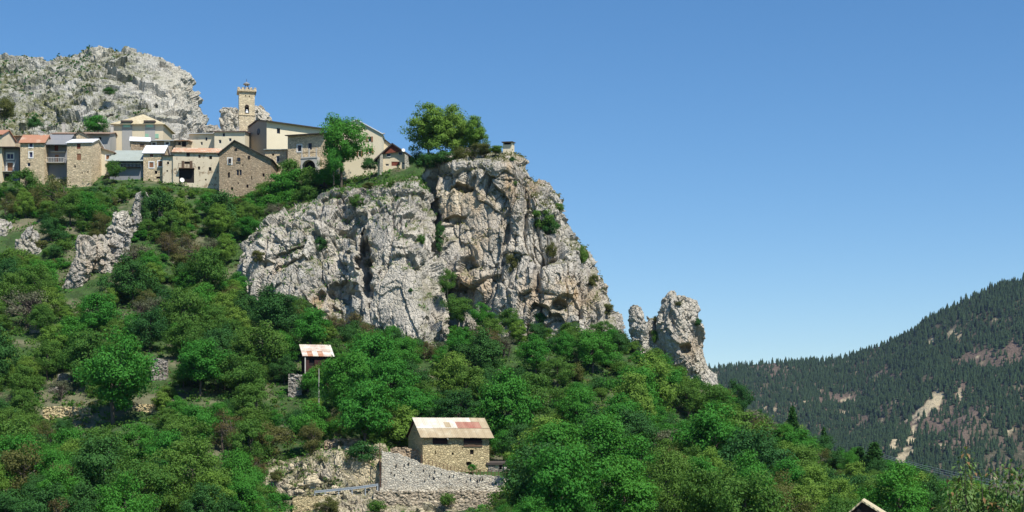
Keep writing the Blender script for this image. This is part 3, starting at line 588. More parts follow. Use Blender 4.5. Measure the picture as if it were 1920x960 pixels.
def house(name, label, px0, px1, pyb, pye, Y, depth, wall, roof, kind='eave', wins=(), yaw=0.0, rise=1.6, over=.45, hl=None, hr=None, apex=.5, cat='house', found=5.0, frame='shut_white', roof_t=.16, sidewall=None, chim=None, ridge_back=False, over_side=.3, roof_label=None):
    s = Y / F; yw = R(yaw); w = (px1 - px0) * s / max(.3, math.cos(yw)); h = (pyb - pye) * s; pc = (px0 + px1) / 2
    e = empty(name, at(pc, pyb, Y), yw, label, cat)
    U = lambda px: (px - pc) * s / math.cos(yw); Vv = lambda py: (pyb - py) * s
    ops = []; hmin = h
    if kind == 'gable': zl = Vv(hl) if hl else h; zr = Vv(hr) if hr else h; za = h + rise; hmin = min(zl, zr)
    todo = []
    for wd in wins:
        x0, y0, x1, y1, st = wd[:5]; u0, u1, v0, v1 = U(x0), U(x1), Vv(y1), Vv(y0)
        inside = v1 < hmin - .05 and u0 > -w / 2 and u1 < w / 2
        if inside: ops.append((u0, u1, v0, v1))
        todo.append((u0, u1, v0, v1, st, inside))
    mb = MB(); wall_front(mb, w, -found, hmin, ops); a = w / 2
    if kind == 'gable':
        ax = -a + w * apex
        for y, rev in ((0, False), (depth, True)):
            p = [(-a, y, hmin), (a, y, hmin), (a, y, zr), (ax, y, za), (-a, y, zl)]
            p = [q for i, q in enumerate(p) if q != p[i - 1]]; mb.poly(p[::-1] if rev else p)
        mb.poly([(a, 0, -found), (a, depth, -found), (a, depth, zr), (a, 0, zr)]); mb.poly([(-a, 0, -found), (-a, 0, zl), (-a, depth, zl), (-a, depth, -found)]); mb.poly([(a, depth, -found), (-a, depth, -found), (-a, depth, hmin), (a, depth, hmin)])
    else:
        rv = {'eave': depth / 2, 'shed': depth, 'flat': depth, 'hip': depth / 2}[kind]; hb = {'eave': h, 'shed': h + rise, 'flat': h, 'hip': h}[kind]; rr = rise if kind in ('eave',) else 0
        for x, sg in ((a, 1), (-a, -1)):
            p = [(x, 0, -found), (x, depth, -found), (x, depth, hb), (x, 0, h)] if kind in ('shed', 'flat', 'hip') else [(x, 0, -found), (x, depth, -found), (x, depth, h), (x, depth / 2, h + rise), (x, 0, h)]
            mb.poly(p if sg > 0 else p[::-1])
        mb.poly([(a, depth, -found), (-a, depth, -found), (-a, depth, hb), (a, depth, hb)])
    mb.build('wall', M[wall], e)
    rb = MB(); o = over; q = over_side; lift = .05; A = a + q
    if kind == 'gable':
        k = lambda x0, z0, x1, z1, ext: (x1 + (x1 - x0) / math.hypot(x1 - x0, z1 - z0) * ext, z1 + (z1 - z0) / math.hypot(x1 - x0, z1 - z0) * ext)
        if apex > .03: lx, lz = k(ax, za, -a, zl, o); slab(rb, (lx, -o, lz + lift), (ax, -o, za + lift), (ax, depth + .2, za + lift), (lx, depth + .2, lz + lift), roof_t)
        if apex < .97: rx, rz = k(ax, za, a, zr, o); slab(rb, (ax, -o, za + lift), (rx, -o, rz + lift), (rx, depth + .2, rz + lift), (ax, depth + .2, za + lift), roof_t)
    elif kind == 'eave':
        g = rise / (depth / 2); slab(rb, (-A, -o, h - o * g + lift), (A, -o, h - o * g + lift), (A, depth / 2, h + rise + lift), (-A, depth / 2, h + rise + lift), roof_t); slab(rb, (-A, depth / 2, h + rise + lift), (A, depth / 2, h + rise + lift), (A, depth + o, h - o * g + lift), (-A, depth + o, h - o * g + lift), roof_t)
    elif kind in ('shed', 'flat'):
        g = (rise / depth) if kind == 'shed' else 0; slab(rb, (-A, -o, h - o * g + lift), (A, -o, h - o * g + lift), (A, depth + .2, h + g * (depth + .2) + lift), (-A, depth + .2, h + g * (depth + .2) + lift), roof_t)
    elif kind == 'hip':
        c = (0, depth / 2, h + rise); b = [(-A, -o, h), (A, -o, h), (A, depth + o, h), (-A, depth + o, h)]
        for i in range(4): rb.poly([b[i], b[(i + 1) % 4], c])
        rb.poly([tuple(p) for p in b][::-1]); 
        for i in range(4): p, r_ = b[i], b[(i + 1) % 4]; rb.poly([(p[0], p[1], p[2] - .15), (r_[0], r_[1], r_[2] - .15), r_, p])
    rf = rb.build('roof', M[roof], e)
    if roof_label: rf['label'] = roof_label
    for u0, u1, v0, v1, st, inside in todo:
        y = .14 if inside else -.19; kind_, _, colr = st.partition(':'); colr = colr.rstrip('!')
        if kind_ in ('dark',):
            MB().box(u0, u1, y + .1, y + .16, v0, v1).build('opening', M['dark'], e)
        elif kind_ == 'door':
            MB().box(u0, u1, y, y + .06, v0, v1).build('door', M[colr or 'wood_brown'], e)
        else:
            t = .06; fm = MB().box(u0, u0 + t, y, y + .07, v0, v1).box(u1 - t, u1, y, y + .07, v0, v1).box(u0 + t, u1 - t, y, y + .07, v0, v0 + t).box(u0 + t, u1 - t, y, y + .07, v1 - t, v1)
            if u1 - u0 > 1.0: fm.box((u0 + u1) / 2 - .03, (u0 + u1) / 2 + .03, y, y + .06, v0 + t, v1 - t)
            wn = fm.build('window', M[frame if kind_ != 'closed' else (colr or 'wood_brown')], e)
            if kind_ == 'closed':
                m = (u0 + u1) / 2
                for p0, p1 in ((u0, m - .02), (m + .02, u1)):
                    if p1 > p0: MB().box(p0, p1, y - .06, y - .01, v0, v1).build('shutter', M[colr or 'wood_brown'], wn)
            else:
                MB().box(u0 + t, u1 - t, y + .08, y + .1, v0 + t, v1 - t).build('pane', M['glass_blue' if kind_ == 'blue' else 'glass'], wn)
            if kind_ == 'open':
                sw = (u1 - u0) * .55
                for p0, p1 in ((u0 - sw, u0 - .02), (u1 + .02, u1 + sw)): MB().box(p0, p1, -.08, -.02, v0, v1).build('shutter', M[colr or 'wood_brown'], e)
            if kind_ in ('framed', 'blue') or (kind_ == 'closed' and st.endswith('!')):
                b = .22; MB().box(u0 - b, u0, -.03, .0 - .004, v0 - b, v1 + b).box(u1, u1 + b, -.03, -.004, v0 - b, v1 + b).box(u0, u1, -.03, -.004, v1, v1 + b).box(u0, u1, -.08, -.004, v0 - b, v0).build('surround', M['shut_white'], wn)
    if chim:
        for cx_, top in chim: u = U(cx_); MB().box(u - .3, u + .3, depth * .5 - .3, depth * .5 + .3, h - .3, Vv(top)).box(u - .38, u + .38, depth * .5 - .38, depth * .5 + .38, Vv(top), Vv(top) + .12).build('chimney', M['concrete'], e)
    return e, U, Vv, w, h
def balcony(e, u0, u1, z, dep=1.0, hgt=.95, mat='wood', slabm='concrete', bars=9):
    b = MB().box(u0, u1, -dep, -.01, z - .14, z).build('balcony', M[slabm], e)
    m = MB().box(u0, u1, -dep, -dep + .05, z + hgt - .06, z + hgt)
    for k in range(bars + 1): x = u0 + (u1 - u0 - .05) * k / bars; m.box(x, x + .05, -dep + .003, -dep + .047, z, z + hgt - .06)
    m.box(u0, u0 + .05, -dep + .05, -.01, z + hgt - .06, z + hgt).box(u1 - .05, u1, -dep + .05, -.01, z + hgt - .06, z + hgt); m.build('railing', M[mat], b); return b
def dish(e, u, y, z, r=.4):
    p = MB().lathe([(r, .1), (r * .8, .03), (r * .4, 0), (.03, -.02), (.03, -.06)], 14); d = p.build('satellite_dish', M['shut_white'], e, (u, y, z)); d.rotation_euler = (R(75), 0, R(20)); return d

# far-left houses
house('stone_house', 'sliver of pale house with a red roof corner at the left picture edge', -40, 4, 352, 252, 349, 7, 'plaster', 'roof_rust', 'eave', rise=1.6, yaw=-6)
house('stone_house', 'stone house with a small reddish window behind the leftmost balcony house', 3, 44, 300, 254, 358, 7, 'stone_tan', 'roof_straw', 'shed', [(16, 259, 24, 265, 'closed:wood_red')], rise=.9, over=.8, chim=[(66, 240)])
e, U, V, w, h = house('stone_house', 'leftmost shaded house with a blue window and a balcony under a deep roof', -30, 36, 352, 277, 350, 7, 'plaster_blue_shade', 'roof_dark', 'shed', [(13, 288, 25, 298, 'blue'), (14, 305, 24, 321, 'door:wood_brown'), (4, 326, 22, 342, 'dark')], rise=.5, over=1.9)
balcony(e, U(2), U(28), V(322), 1.0, .9, 'wood', 'concrete', 8)
MB().box(U(11), U(14) - .02, -.04, -.005, V(322), V(303)).box(U(24) + .02, U(27), -.04, -.005, V(322), V(303)).box(U(14) - .02, U(24) + .02, -.04, -.005, V(305), V(303)).build('door_surround', M['shut_white'], e)
house('stone_house', 'tall stone house under a rusty orange tin roof with white window surrounds', 38, 83, 335, 266, 346, 6, 'stone_tan', 'roof_rust', 'eave', [(55, 268, 61, 276, 'blue'), (55, 285, 61, 295, 'blue'), (51, 305, 57, 312, 'glass')], rise=2.1, over=.45, chim=[(71, 243)])
e, U, V, w, h = house('stone_house', 'recessed shaded house under a slate grey roof with a balcony', 84, 128, 340, 264, 349, 7, 'plaster_blue_shade', 'roof_grey', 'eave', [(102, 272, 109, 283, 'door:wood_red'), (103, 290, 110, 305, 'door:wood_brown')], rise=2.0, over=2.2)
balcony(e, U(84.5), U(123), V(306), 1.5, 1.0, 'shut_white', 'concrete', 12); MB().box(U(96), U(123), -.5, -.01, V(286), V(284)).build('ledge', M['concrete'], e)
e, U, V, w, h = house('stone_house', 'tall tan stone house with a white metal roof and two red shuttered windows', 125, 172, 342, 267, 343, 8, 'stone_tan', 'roof_white', 'eave', [(144, 269, 151, 279, 'closed:wood_red'), (144, 288, 152, 300, 'closed:wood_brown'), (139, 310, 142, 314, 'dark'), (153, 322, 155, 326, 'dark'), (164, 321, 166, 325, 'dark')], rise=1.5, over=.35, yaw=-5)
house('stone_house', 'long house with a flat brown tiled roof behind the white roofed stone house', 98, 206, 300, 250, 366, 9, 'plaster_grey', 'roof_brown', 'eave', [(150, 258, 156, 266, 'dark'), (112, 256, 117, 263, 'closed:wood'), (185, 257, 190, 264, 'dark')], rise=1.1, over=1.1, chim=[(109, 224), (201, 229)])
house('stone_house', 'small stone gable peeking over the white metal roof', 143, 176, 300, 256, 357, 6, 'stone_tan', 'roof_dark', 'gable', rise=1.2, apex=.2, hl=250, hr=259, over=.3)
house('stone_house', 'narrow cream house with one white framed window under a sloping brown roof', 186, 213, 332, 284, 349, 6, 'plaster_pale', 'roof_brown', 'gable', [(199, 291, 205, 299, 'closed:wood_brown!')], rise=.9, apex=0.0, hl=272, hr=285, over=.5)
# the big house with dormers
e, U, V, w, h = house('tall_house', 'large three storey house with a straw coloured hipped roof and green shutters', 213, 306, 310, 233, 372, 10, 'plaster', 'roof_straw', 'hip', [(233, 248, 241, 260, 'closed:shut_green'), (279, 251, 291, 259, 'open:shut_green'), (231, 269, 239, 281, 'closed:shut_green')], rise=3.4, over=.7, over_side=.6)
for a, b in ((230, 247), (273, 290)):
    MB().box(U(a - 1), U(b + 1), -.06, -.005, -3, V(234)).build('grey_bay', M['plaster_grey'], e)
    d = MB().box(U(a), U(b), -.35, 2.2, V(240), V(230)).build('dormer', M['plaster_grey'], e)
    MB().box(U(a - 2.2), U(b + 2.2), -.9, 2.6, V(230) + .002, V(227)).build('dormer_roof', M['roof_dark'], d); MB().box(U(a + 2), U(b - 2), -.42, -.36, V(239), V(231)).build('shutter', M['shut_green'], d)
# green roofed loggia house
e, U, V, w, h = house('stone_house', 'low house with a pale green metal roof over a dark loggia with white railing', 206, 268, 334, 298, 346, 6, 'plaster_blue_shade', 'roof_green', 'shed', [(226, 303, 262, 313, 'dark')], rise=2.9, over=1.5)
balcony(e, U(228), U(264), V(314), .7, .85, 'shut_white', 'wood', 14)
house('stone_house', 'brown stone house with a white metal roof end above the loggia house', 246, 279, 305, 264, 361, 6, 'stone_brown', 'roof_white', 'eave', [(262, 269, 270, 276, 'closed:wood')], rise=1.4, over=.4, yaw=12)
house('stone_house', 'long low house with a thin white roof edge and two small dark windows', 279, 328, 300, 263, 363, 6, 'stone_brown', 'roof_white', 'shed', [(285, 267, 292, 272, 'framed'), (310, 266, 317, 271, 'framed')], rise=.9, over=.6)
house('stone_house', 'brown tiled continuation of the long low house with open dark windows', 329, 352, 300, 263, 362, 6, 'stone_brown', 'roof_tile', 'shed', [(334, 266, 339, 272, 'dark'), (341, 265, 349, 275, 'dark')], rise=.8, over=.5)
e, U, V, w, h = house('stone_house', 'stone house with a bright white roof and white framed brown shutters', 269, 306, 343, 286, 345, 7, 'stone_tan', 'roof_white', 'eave', [(281, 289, 287, 294, 'closed:wood_red'), (280, 304, 288, 314, 'closed:wood_brown!'), (296.5, 302, 304, 312, 'closed:wood_brown!'), (290, 320, 295, 326, 'dark'), (293, 331, 300, 335, 'dark')], rise=2.2, over=.4)
house('stone_house', 'narrow plastered annex with two tiny windows between two stone houses', 305, 325, 348, 291, 344, 6, 'plaster_worn', 'roof_dark', 'shed', [(313, 303, 317, 308, 'dark'), (312, 319, 315, 322, 'dark')], rise=1.0, over=.5)
e, U, V, w, h = house('stone_house', 'wide peeling plaster house with an orange tile roof and a dark bay under a balcony', 325, 410, 352, 285, 344, 8, 'plaster_worn', 'roof_tile', 'eave', [(350, 285, 356, 293, 'dark'), (392, 292, 397, 298, 'dark'), (391, 313, 396, 320, 'dark'), (336, 316, 364, 343, 'dark'), (346, 303, 356, 308, 'dark'), (384, 335, 387, 338, 'dark'), (372, 290, 376, 296, 'closed:wood'), (371, 312, 375, 318, 'dark')], rise=1.6, over=.45, yaw=5)
balcony(e, U(336), U(365), V(316), .9, .95, 'wood', 'wood', 10)
MB().box(U(341), U(346) - .02, -.06, -.004, V(316), V(302)).build('shutter', M['wood'], e); MB().box(U(356) + .02, U(361), -.06, -.004, V(316), V(302)).build('shutter', M['wood'], e); dish(e, U(343), -1.2, V(340), .5)
house('stone_house', 'cream house with a pale metal roof right of the rocky peak foot', 354, 403, 300, 250, 366, 7, 'plaster_pale', 'roof_white', 'shed', [(368, 256, 372, 262, 'closed:plaster'), (385, 257, 389, 264, 'glass'), (376, 266, 380, 272, 'glass')], rise=1.0, over=.6, yaw=-4)
house('stone_house', 'cream house with a plum coloured roof and three small windows left of the tower', 402, 459, 300, 246, 364, 7, 'plaster_pale', 'roof_plum', 'shed', [(417, 249, 422, 256, 'glass'), (410, 262, 415, 269, 'glass'), (429, 259, 434, 265, 'glass')], rise=1.0, over=.5, chim=[(441, 234)])
house('gable_house', 'large brown stone gable fronted house with cross windows below the tower', 411, 508, 366, 280, 341, 10, 'stone_brown', 'roof_dark', 'gable', [(443, 318, 448, 329, 'glass'), (448.5, 318, 453, 329, 'glass'), (444, 295, 452, 304, 'glass'), (428, 297, 434, 307, 'framed'), (427, 323, 431, 333, 'dark'), (465, 292, 469, 298, 'dark'), (492, 325, 496, 331, 'dark'), (462, 346, 466, 352, 'dark'), (433, 351, 437, 357, 'dark'), (440, 278, 445, 282, 'dark'), (454, 308, 456, 311, 'dark'), (446, 342, 448, 345, 'dark'), (471, 330, 473, 337, 'dark')], rise=1.9, apex=.3, hl=287, hr=298, over=.55, frame='stone_tan')
house('stone_house', 'narrow stone house with a grey roof edge between the gable house and balcony house', 497, 538, 340, 280, 350, 6, 'stone_tan', 'roof_green', 'shed', [(518, 292, 524, 303, 'glass'), (519, 313, 525, 322, 'closed:wood'), (510, 288, 514, 292, 'dark')], rise=.8, over=.45)
# bell tower
Y = 371; s = Y / F; e = empty('bell_tower', at(463, 300, Y), R(12), 'square stone bell tower with crenellated top above the village', 'tower'); tw = 29 * s; TU = lambda px: (px - 463) * s; TV_ = lambda py: (300 - py) * s
mb = MB(); wall_front(mb, tw, -4, TV_(172), [(TU(459), TU(467), TV_(213), TV_(200)), (TU(459.5), TU(461.5), TV_(181), TV_(178)), (TU(466.5), TU(468.5), TV_(182), TV_(179))], .5)
a = tw / 2
for p in ([(a, 0, -4), (a, tw, -4), (a, tw, TV_(172)), (a, 0, TV_(172))], [(-a, 0, -4), (-a, 0, TV_(172)), (-a, tw, TV_(172)), (-a, tw, -4)], [(a, tw, -4), (-a, tw, -4), (-a, tw, TV_(172)), (a, tw, TV_(172))]): mb.poly(p)
mb.build('wall', M['tower'], e)
MB().box(TU(458), TU(468), .52, .56, TV_(214), TV_(199)).box(TU(459), TU(469), .52, .56, TV_(183), TV_(177)).build('dark_interior', M['dark'], e)
arc = MB()
for k in range(8):
    t0, t1 = math.pi * k / 8, math.pi * (k + 1) / 8; r0 = 4 * s; c = TU(463); z = TV_(200)
    arc.poly([(c + r0 * math.cos(t0), -.004, z + r0 * math.sin(t0)), (c + r0 * 0, -.004, z), (c + r0 * math.cos(t1), -.004, z + r0 * math.sin(t1))][::-1])
arc.build('belfry_arch', M['dark'], e)
bl = MB().lathe([(.46, 0), (.40, .12), (.30, .35), (.26, .62), (.14, .78), (.05, .82)], 14).build('bell', M['galv'], e, (TU(463), .38, TV_(211)))
MB().box(-a - .12, a + .12, -.12, tw + .12, TV_(216.5), TV_(214.5)).build('string_course', M['tower'], e)
MB().box(-a - .38, a + .38, -.38, tw + .38, TV_(172), TV_(168)).build('cornice', M['stone_tan'], e)
for k in range(5):
    x = -a - .34 + (tw + .68 - .55) * k / 4
    for y in (-.34, tw + .34 - .5): MB().box(x, x + .55, y, y + .5, TV_(168), TV_(164.3)).build('merlon', M['stone_tan'], e)
for k in range(1, 4):
    y = -.34 + (tw + .68 - .5) * k / 4
    for x in (-a - .34, a + .34 - .55): MB().box(x, x + .55, y, y + .5, TV_(168), TV_(164.3)).build('merlon', M['stone_tan'], e)
cg = MB(); cyy = a
for k in range(4): t = math.pi / 4 + k * math.pi / 2; cg.tube([(1.0 * math.cos(t), cyy + 1.0 * math.sin(t), TV_(168)), (.45 * math.cos(t), cyy + .45 * math.sin(t), TV_(159)), (.3 * math.cos(t), cyy + .3 * math.sin(t), TV_(155))], .07, 5)
cg.tube([(0, cyy, TV_(155)), (0, cyy, TV_(145))], .05, 5); cage = cg.build('bell_cage', M['iron'], e)
MB().lathe([(.1, TV_(158)), (.78, TV_(155.5)), (.80, TV_(154.6)), (.55, TV_(152.6)), (.12, TV_(150.8)), (.05, TV_(150))], 14, (0, cyy)).build('cap', M['roof_grey'], cage)
# church
Yc = 364; e = empty('church', at(500, 300, Yc), R(36), 'cream church nave with a long dark eave beside the bell tower', 'church'); L, G_, hh = 15.0, 9.5, (300 - 226) * Yc / F
mb = MB()
ops = [(2.6, 3.4, hh - 2.6, hh - 1.4)]
xs = [0, 2.6, 3.4, L]; zs = [-4, hh - 2.6, hh - 1.4, hh]
for i in range(3):
    for j in range(3):
        if i == 1 and j == 1: continue
        mb.poly([(xs[i], 0, zs[j]), (xs[i + 1], 0, zs[j]), (xs[i + 1], 0, zs[j + 1]), (xs[i], 0, zs[j + 1])])
mb.poly([(L, 0, -4), (L, G_, -4), (L, G_, hh), (L, G_ / 2, hh + .95), (L, 0, hh)]); mb.poly([(L, G_, -4), (0, G_, -4), (0, G_, hh), (L, G_, hh)])
mb.build('wall', M['plaster_pale'], e)
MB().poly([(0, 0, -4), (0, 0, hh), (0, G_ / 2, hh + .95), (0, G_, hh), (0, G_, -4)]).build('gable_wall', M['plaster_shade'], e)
MB().box(2.6, 3.4, .3, .33, hh - 2.6, hh - 1.4).build('window', M['glass'], e)
oc = MB().lathe([(.75, 0), (.75, .06)], 16).build('round_window', M['glass'], e, (-.03, 4.0, hh - 1.9)); oc.rotation_euler = (0, R(-90), 0)
rb = MB(); g = .95 / (G_ / 2); slab(rb, (-.3, -.9, hh - .9 * g + .05), (L + .3, -.9, hh - .9 * g + .05), (L + .3, G_ / 2, hh + .955), (-.3, G_ / 2, hh + .955), .2); slab(rb, (-.3, G_ / 2, hh + .955), (L + .3, G_ / 2, hh + .955), (L + .3, G_ + .9, hh - .9 * g + .05), (-.3, G_ + .9, hh - .9 * g + .05), .3); rb.build('roof', M['roof_dark'], e)
# balcony house with the arch
e, U, V, w, h = house('stone_house', 'stone house with a pillared balcony above a dark arch beside the big green tree', 538, 612, 330, 252, 347, 7, 'stone_tan', 'roof_dark', 'shed', [(577, 268, 585, 281, 'glass'), (557, 271, 565, 283, 'framed'), (563, 298, 568, 316, 'dark')], rise=.7, over=1.0, yaw=-16)
z = V(297); x0, x1 = U(569), U(601); b = MB().box(x0, x1, -1.6, -.01, z - .3, z).build('balcony', M['concrete'], e)
for px in (571, 585, 599): MB().box(U(px) - .12, U(px) + .12, -1.55, -1.3, z, V(281)).build('pillar', M['concrete'], b)
MB().box(x0, x1, -1.5, -1.4, z + .85, z + .95).build('railing', M['wood'], b)
am = MB(); c = (U(571) + U(597)) / 2; ra = (U(597) - U(571)) / 2; zt = z - .3; pts = [(c + ra * math.cos(math.pi * k / 12), zt - .35 - ra + ra * math.sin(math.pi * k / 12)) for k in range(13)]
for (ax_, az), (bx, bz) in zip(pts, pts[1:]): am.poly([(bx, -1.5, bz), (ax_, -1.5, az), (ax_, -1.5, zt), (bx, -1.5, zt)]); am.poly([(ax_, -1.5, az), (bx, -1.5, bz), (bx, -.05, bz), (ax_, -.05, az)])
am.box(x0, c - ra, -1.5, -.01, -4, zt - .004).box(c + ra, x1, -1.5, -.01, -4, zt - .004); am.build('arch', M['concrete'], e); MB().box(c - ra, c + ra, -.05, -.012, -4, zt - .4).build('arch_recess', M['dark'], e)
# cream house right of the big tree, chalet, hut
e, U, V, w, h = house('cream_house', 'cream house with brown shutters and a sloping roof right of the big green tree', 622, 716, 325, 240, 332, 9, 'plaster_pale', 'roof_white', 'gable', [(690, 256, 696, 266, 'open:wood_brown'), (691, 278, 697, 288, 'open:wood_brown'), (672, 283, 677, 294, 'open:wood_brown'), (677, 310, 681, 314, 'dark')], rise=1.75, apex=.5, hl=246, hr=250, over=.3, chim=[(715, 243)])
house('cream_house', 'shaded lean-to wing behind the cream house on its right side', 712, 738, 325, 262, 338, 6, 'plaster', 'roof_dark', 'gable', rise=.9, apex=0, hl=254, hr=274, over=.3)
e, U, V, w, h = house('chalet', 'small wooden gabled chalet between stone pillars with a white satellite dish', 708, 766, 318, 291, 322, 6, 'plaster', 'roof_dark', 'gable', [(725, 288, 733, 294, 'glass'), (747, 285, 755, 291, 'glass'), (734, 303, 749, 311, 'closed:wood_red'), (754, 304, 760, 308, 'glass'), (723, 307, 729, 311, 'glass')], rise=2.3, apex=.48, hl=295, hr=290, over=.9, roof_t=.22)
MB().poly([(U(716), -.5, V(289.5)), (U(752), -.5, V(285)), (U(735), -.5, V(269))]).poly([(U(735), -.46, V(269)), (U(752), -.46, V(285)), (U(716), -.46, V(289.5))]).build('gable_boarding', M['wood_red'], e)
MB().hexa([(U(712), -.8, -3), (U(719), -.8, -3), (U(719), -.02, -3), (U(712), -.02, -3), (U(713), -.8, V(291)), (U(718), -.8, V(290)), (U(718), -.02, V(290)), (U(713), -.02, V(291))]).build('pillar', M['stone_wall'], e)
MB().hexa([(U(759), -.8, -3), (U(771), -.8, -3), (U(771), -.02, -3), (U(759), -.02, -3), (U(759.5), -.8, V(287)), (U(765), -.8, V(289)), (U(765), -.02, V(289)), (U(759.5), -.02, V(287))]).build('pillar', M['stone_wall'], e); dish(e, U(757), -1.2, V(284), .36)
e, U, V, w, h = house('cliff_hut', 'tiny cream hut with a dark overhanging roof on the very cliff edge', 943, 960, 283, 266, 303, 2.6, 'plaster_pale', 'roof_dark', 'shed', [(945, 267, 958, 271, 'dark')], rise=.3, over=.5, over_side=.2, yaw=-10)
# ------------------------------------------------------------------ barn, sheds, walls, road
e, U, V, w, h = house('stone_barn', 'golden stone barn with a patched corrugated roof above the road wall', 794, 917, 887, 817, 212, 6.4, 'stone_gold', 'wood_old', 'eave',
    [(812, 819, 840, 833, 'dark'), (869, 819, 904, 834, 'dark'), (816, 845, 818, 852, 'dark'), (847, 849, 851, 853, 'dark'), (881, 843, 888, 852, 'dark'), (866, 838, 868, 841, 'dark'), (891, 840, 893, 843, 'dark'), (874, 866, 884, 873, 'dark')], yaw=21, rise=2.25, over=.25, found=3, roof_t=.06)
for a, b, c, d in ((812, 840, 826, 833), (869, 904, 826, 838)):
    y = .12 if d < 835 else -.05
    for k in range(3): z0 = V(d) + (V(c) - V(d)) * k / 3; MB().box(U(a) + .02, U(b) - .02, y, y + .05, z0 + .01, z0 + (V(c) - V(d)) / 3 - .01).build('board', M['wood_old' if d < 835 or k > 1 else 'wood'], e)
ln = MB().box(U(869), U(904), -.1, .0 - .004, V(837.5), V(834.2)).build('lintel_beam', M['wood'], e)
# corrugated sheets: each one a part of the roof
roof = [c for c in e.children if c.name.startswith('roof')][0]; gsl = 2.25 / 3.2; A = w / 2 + .45
def sheet(u0, u1, t0, t1, mat, lift=.0, tag_=None):
    mb = MB(); n = max(4, int((u1 - u0) / .12)); rows = 2
    f = lambda u, t, k: (u, -.55 + (3.75) * t, h - .55 * gsl + .13 + lift + 3.75 * gsl * t + (.035 if k % 2 else 0))
    for k in range(n):
        a, b = u0 + (u1 - u0) * k / n, u0 + (u1 - u0) * (k + 1) / n; P = [f(a, t0, k), f(b, t0, k + 1), f(b, t1, k + 1), f(a, t1, k)]; mb.poly(P); mb.poly([(p[0], p[1], p[2] - .03) for p in P][::-1])
    o = mb.build('sheet', M[mat], roof); return o
nS = 9; wS = 2 * A / nS; rs = random.Random(3)
for k in range(nS):
    u0 = -A + wS * k; sheet(u0, u0 + wS * 1.04, rs.uniform(-.02, .0), .50, 'sheet_tan', rs.uniform(0, .03)); up = 'sheet_white' if k < 5 else ('sheet_red' if k in (5, 6, 7) else 'sheet_tan')
    sheet(u0, u0 + wS * 1.04, .46, 1.0 if up != 'sheet_red' else .80, up, .05 + rs.uniform(0, .03))
    if up == 'sheet_red': sheet(u0, u0 + wS * 1.04, .78, 1.0, 'sheet_white' if k < 7 else 'sheet_tan', .09)
sheet(-A + wS * 3.6, -A + wS * 4.3, .5, .75, 'sheet_tan', .11)
MB().tube([(U(838), -.6, V(824)), (U(828), 1.0, V(809))], .045, 5).build('pole', M['shut_white'], e); MB().tube([(U(853), 1.2, V(813)), (U(853), 1.2, V(805))], .05, 6).build('flue', M['iron'], e)
# ruin beside the barn
house('stone_ruin', 'low grey stone outbuilding with a dark doorway right of the golden barn', 916, 945, 893, 868, 213.5, 3, 'stone_grey', 'roof_dark', 'shed', [(936, 866 + 6, 941, 880, 'dark'), (928, 870, 935, 880, 'door:plaster_pale')], rise=.2, over=.15, roof_t=.3, cat='outbuilding', found=2)
def stone_wall(name, label, pts, Y, thick, mat, seed, cat='wall', res=.16, amp=.07):
    """rubble wall: pts = (px, py_top, py_bottom) along its length; stones stand proud of the joints"""
    P = np.array(pts, float); n = int((P[-1, 0] - P[0, 0]) * Y / F / res) + 2; t = np.linspace(P[0, 0], P[-1, 0], n); top = np.interp(t, P[:, 0], P[:, 1]); bot = np.interp(t, P[:, 0], P[:, 2])
    nz = int(max(bot - top) * Y / F / res) + 3; G = np.zeros((nz + 2, n, 3)); r = np.random.default_rng(seed)
    for j in range(nz):
        k = j / (nz - 1); py = bot + (top - bot) * k; G[j] = np.stack([(t - CX) / F * Y, np.full(n, Y) + .12 * k * (bot - top) * Y / F, (HY - py) / F * Y], 1)
    G[nz] = G[nz - 1] + [0, thick, 0]; G[nz + 1] = G[0] + [0, thick + .5, 0]
    q = G.reshape(-1, 3); f1, f2, c, rr = worley(q * [2.0, .5, 2.3], seed); dis = (rr[:, 3] - .5) * amp * 1.6 + amp * np.clip((f2 - f1) / .25, 0, 1); q = q - np.stack([0 * dis, dis, 0 * dis], 1)
    q[(nz - 1) * n:nz * n + n, 2] += np.tile(.12 * vnoise(np.stack([t * .35, 0 * t, 0 * t], 1), seed), 2)
    o = link(name, mesh_np(name, q, grid_faces(n, nz + 2), [M[mat]], False)); tag(o, label, cat); return o
wl = stone_wall('retaining_wall', 'tall pale rubble retaining wall sloping down below the barn', [(715, 846, 922), (745, 850, 922), (790, 869, 922), (840, 882, 922), (880, 889, 922), (925, 892, 922), (962, 896, 922)], 207.6, 1.9, 'stone_wall', 5, amp=.035)
rr_ = random.Random(8)
for k in range(26):   # weep holes and tufts of the wall
    px = rr_.uniform(722, 905); tp = np.interp(px, [715, 790, 880, 925], [850, 872, 892, 894]); py = rr_.uniform(tp + 4, 903); u = at(px, py, 207.5); hh_ = rr_.uniform(.06, .16)
    o = MB().box(-.05, .05, -.02, .25, -hh_, hh_).build('weep_hole', M['dark'], wl); o.location = u; o.location.y = 207.5 + .12 * max(0, (922 - py) * 207.6 / F) - .05
stone_wall('parapet_wall', 'low stone parapet running along the road below the retaining wall', [(712, 915, 925), (760, 913, 925), (840, 911, 925), (920, 911, 926), (965, 911, 926)], 203.3, .4, 'stone_wall', 6)
stone_wall('road_wall', 'rough brown stone wall holding the road above the grassy bank', [(700, 922, 955), (800, 921, 958), (925, 921, 958), (965, 920, 958)], 202.3, 1.0, 'stone_road', 7, amp=.12)
stone_wall('yellow_wall', 'yellowish stone wall under the road at the lower left of the cutting', [(548, 933, 985), (580, 931, 985), (612, 929, 985)], 202.4, 1.0, 'stone_gold', 8)
stone_wall('terrace_wall', 'dry stone terrace wall in the shade above the road cutting', [(608, 826, 842), (640, 822, 842), (676, 823, 842)], 219, .8, 'stone_brown', 9, amp=.15)
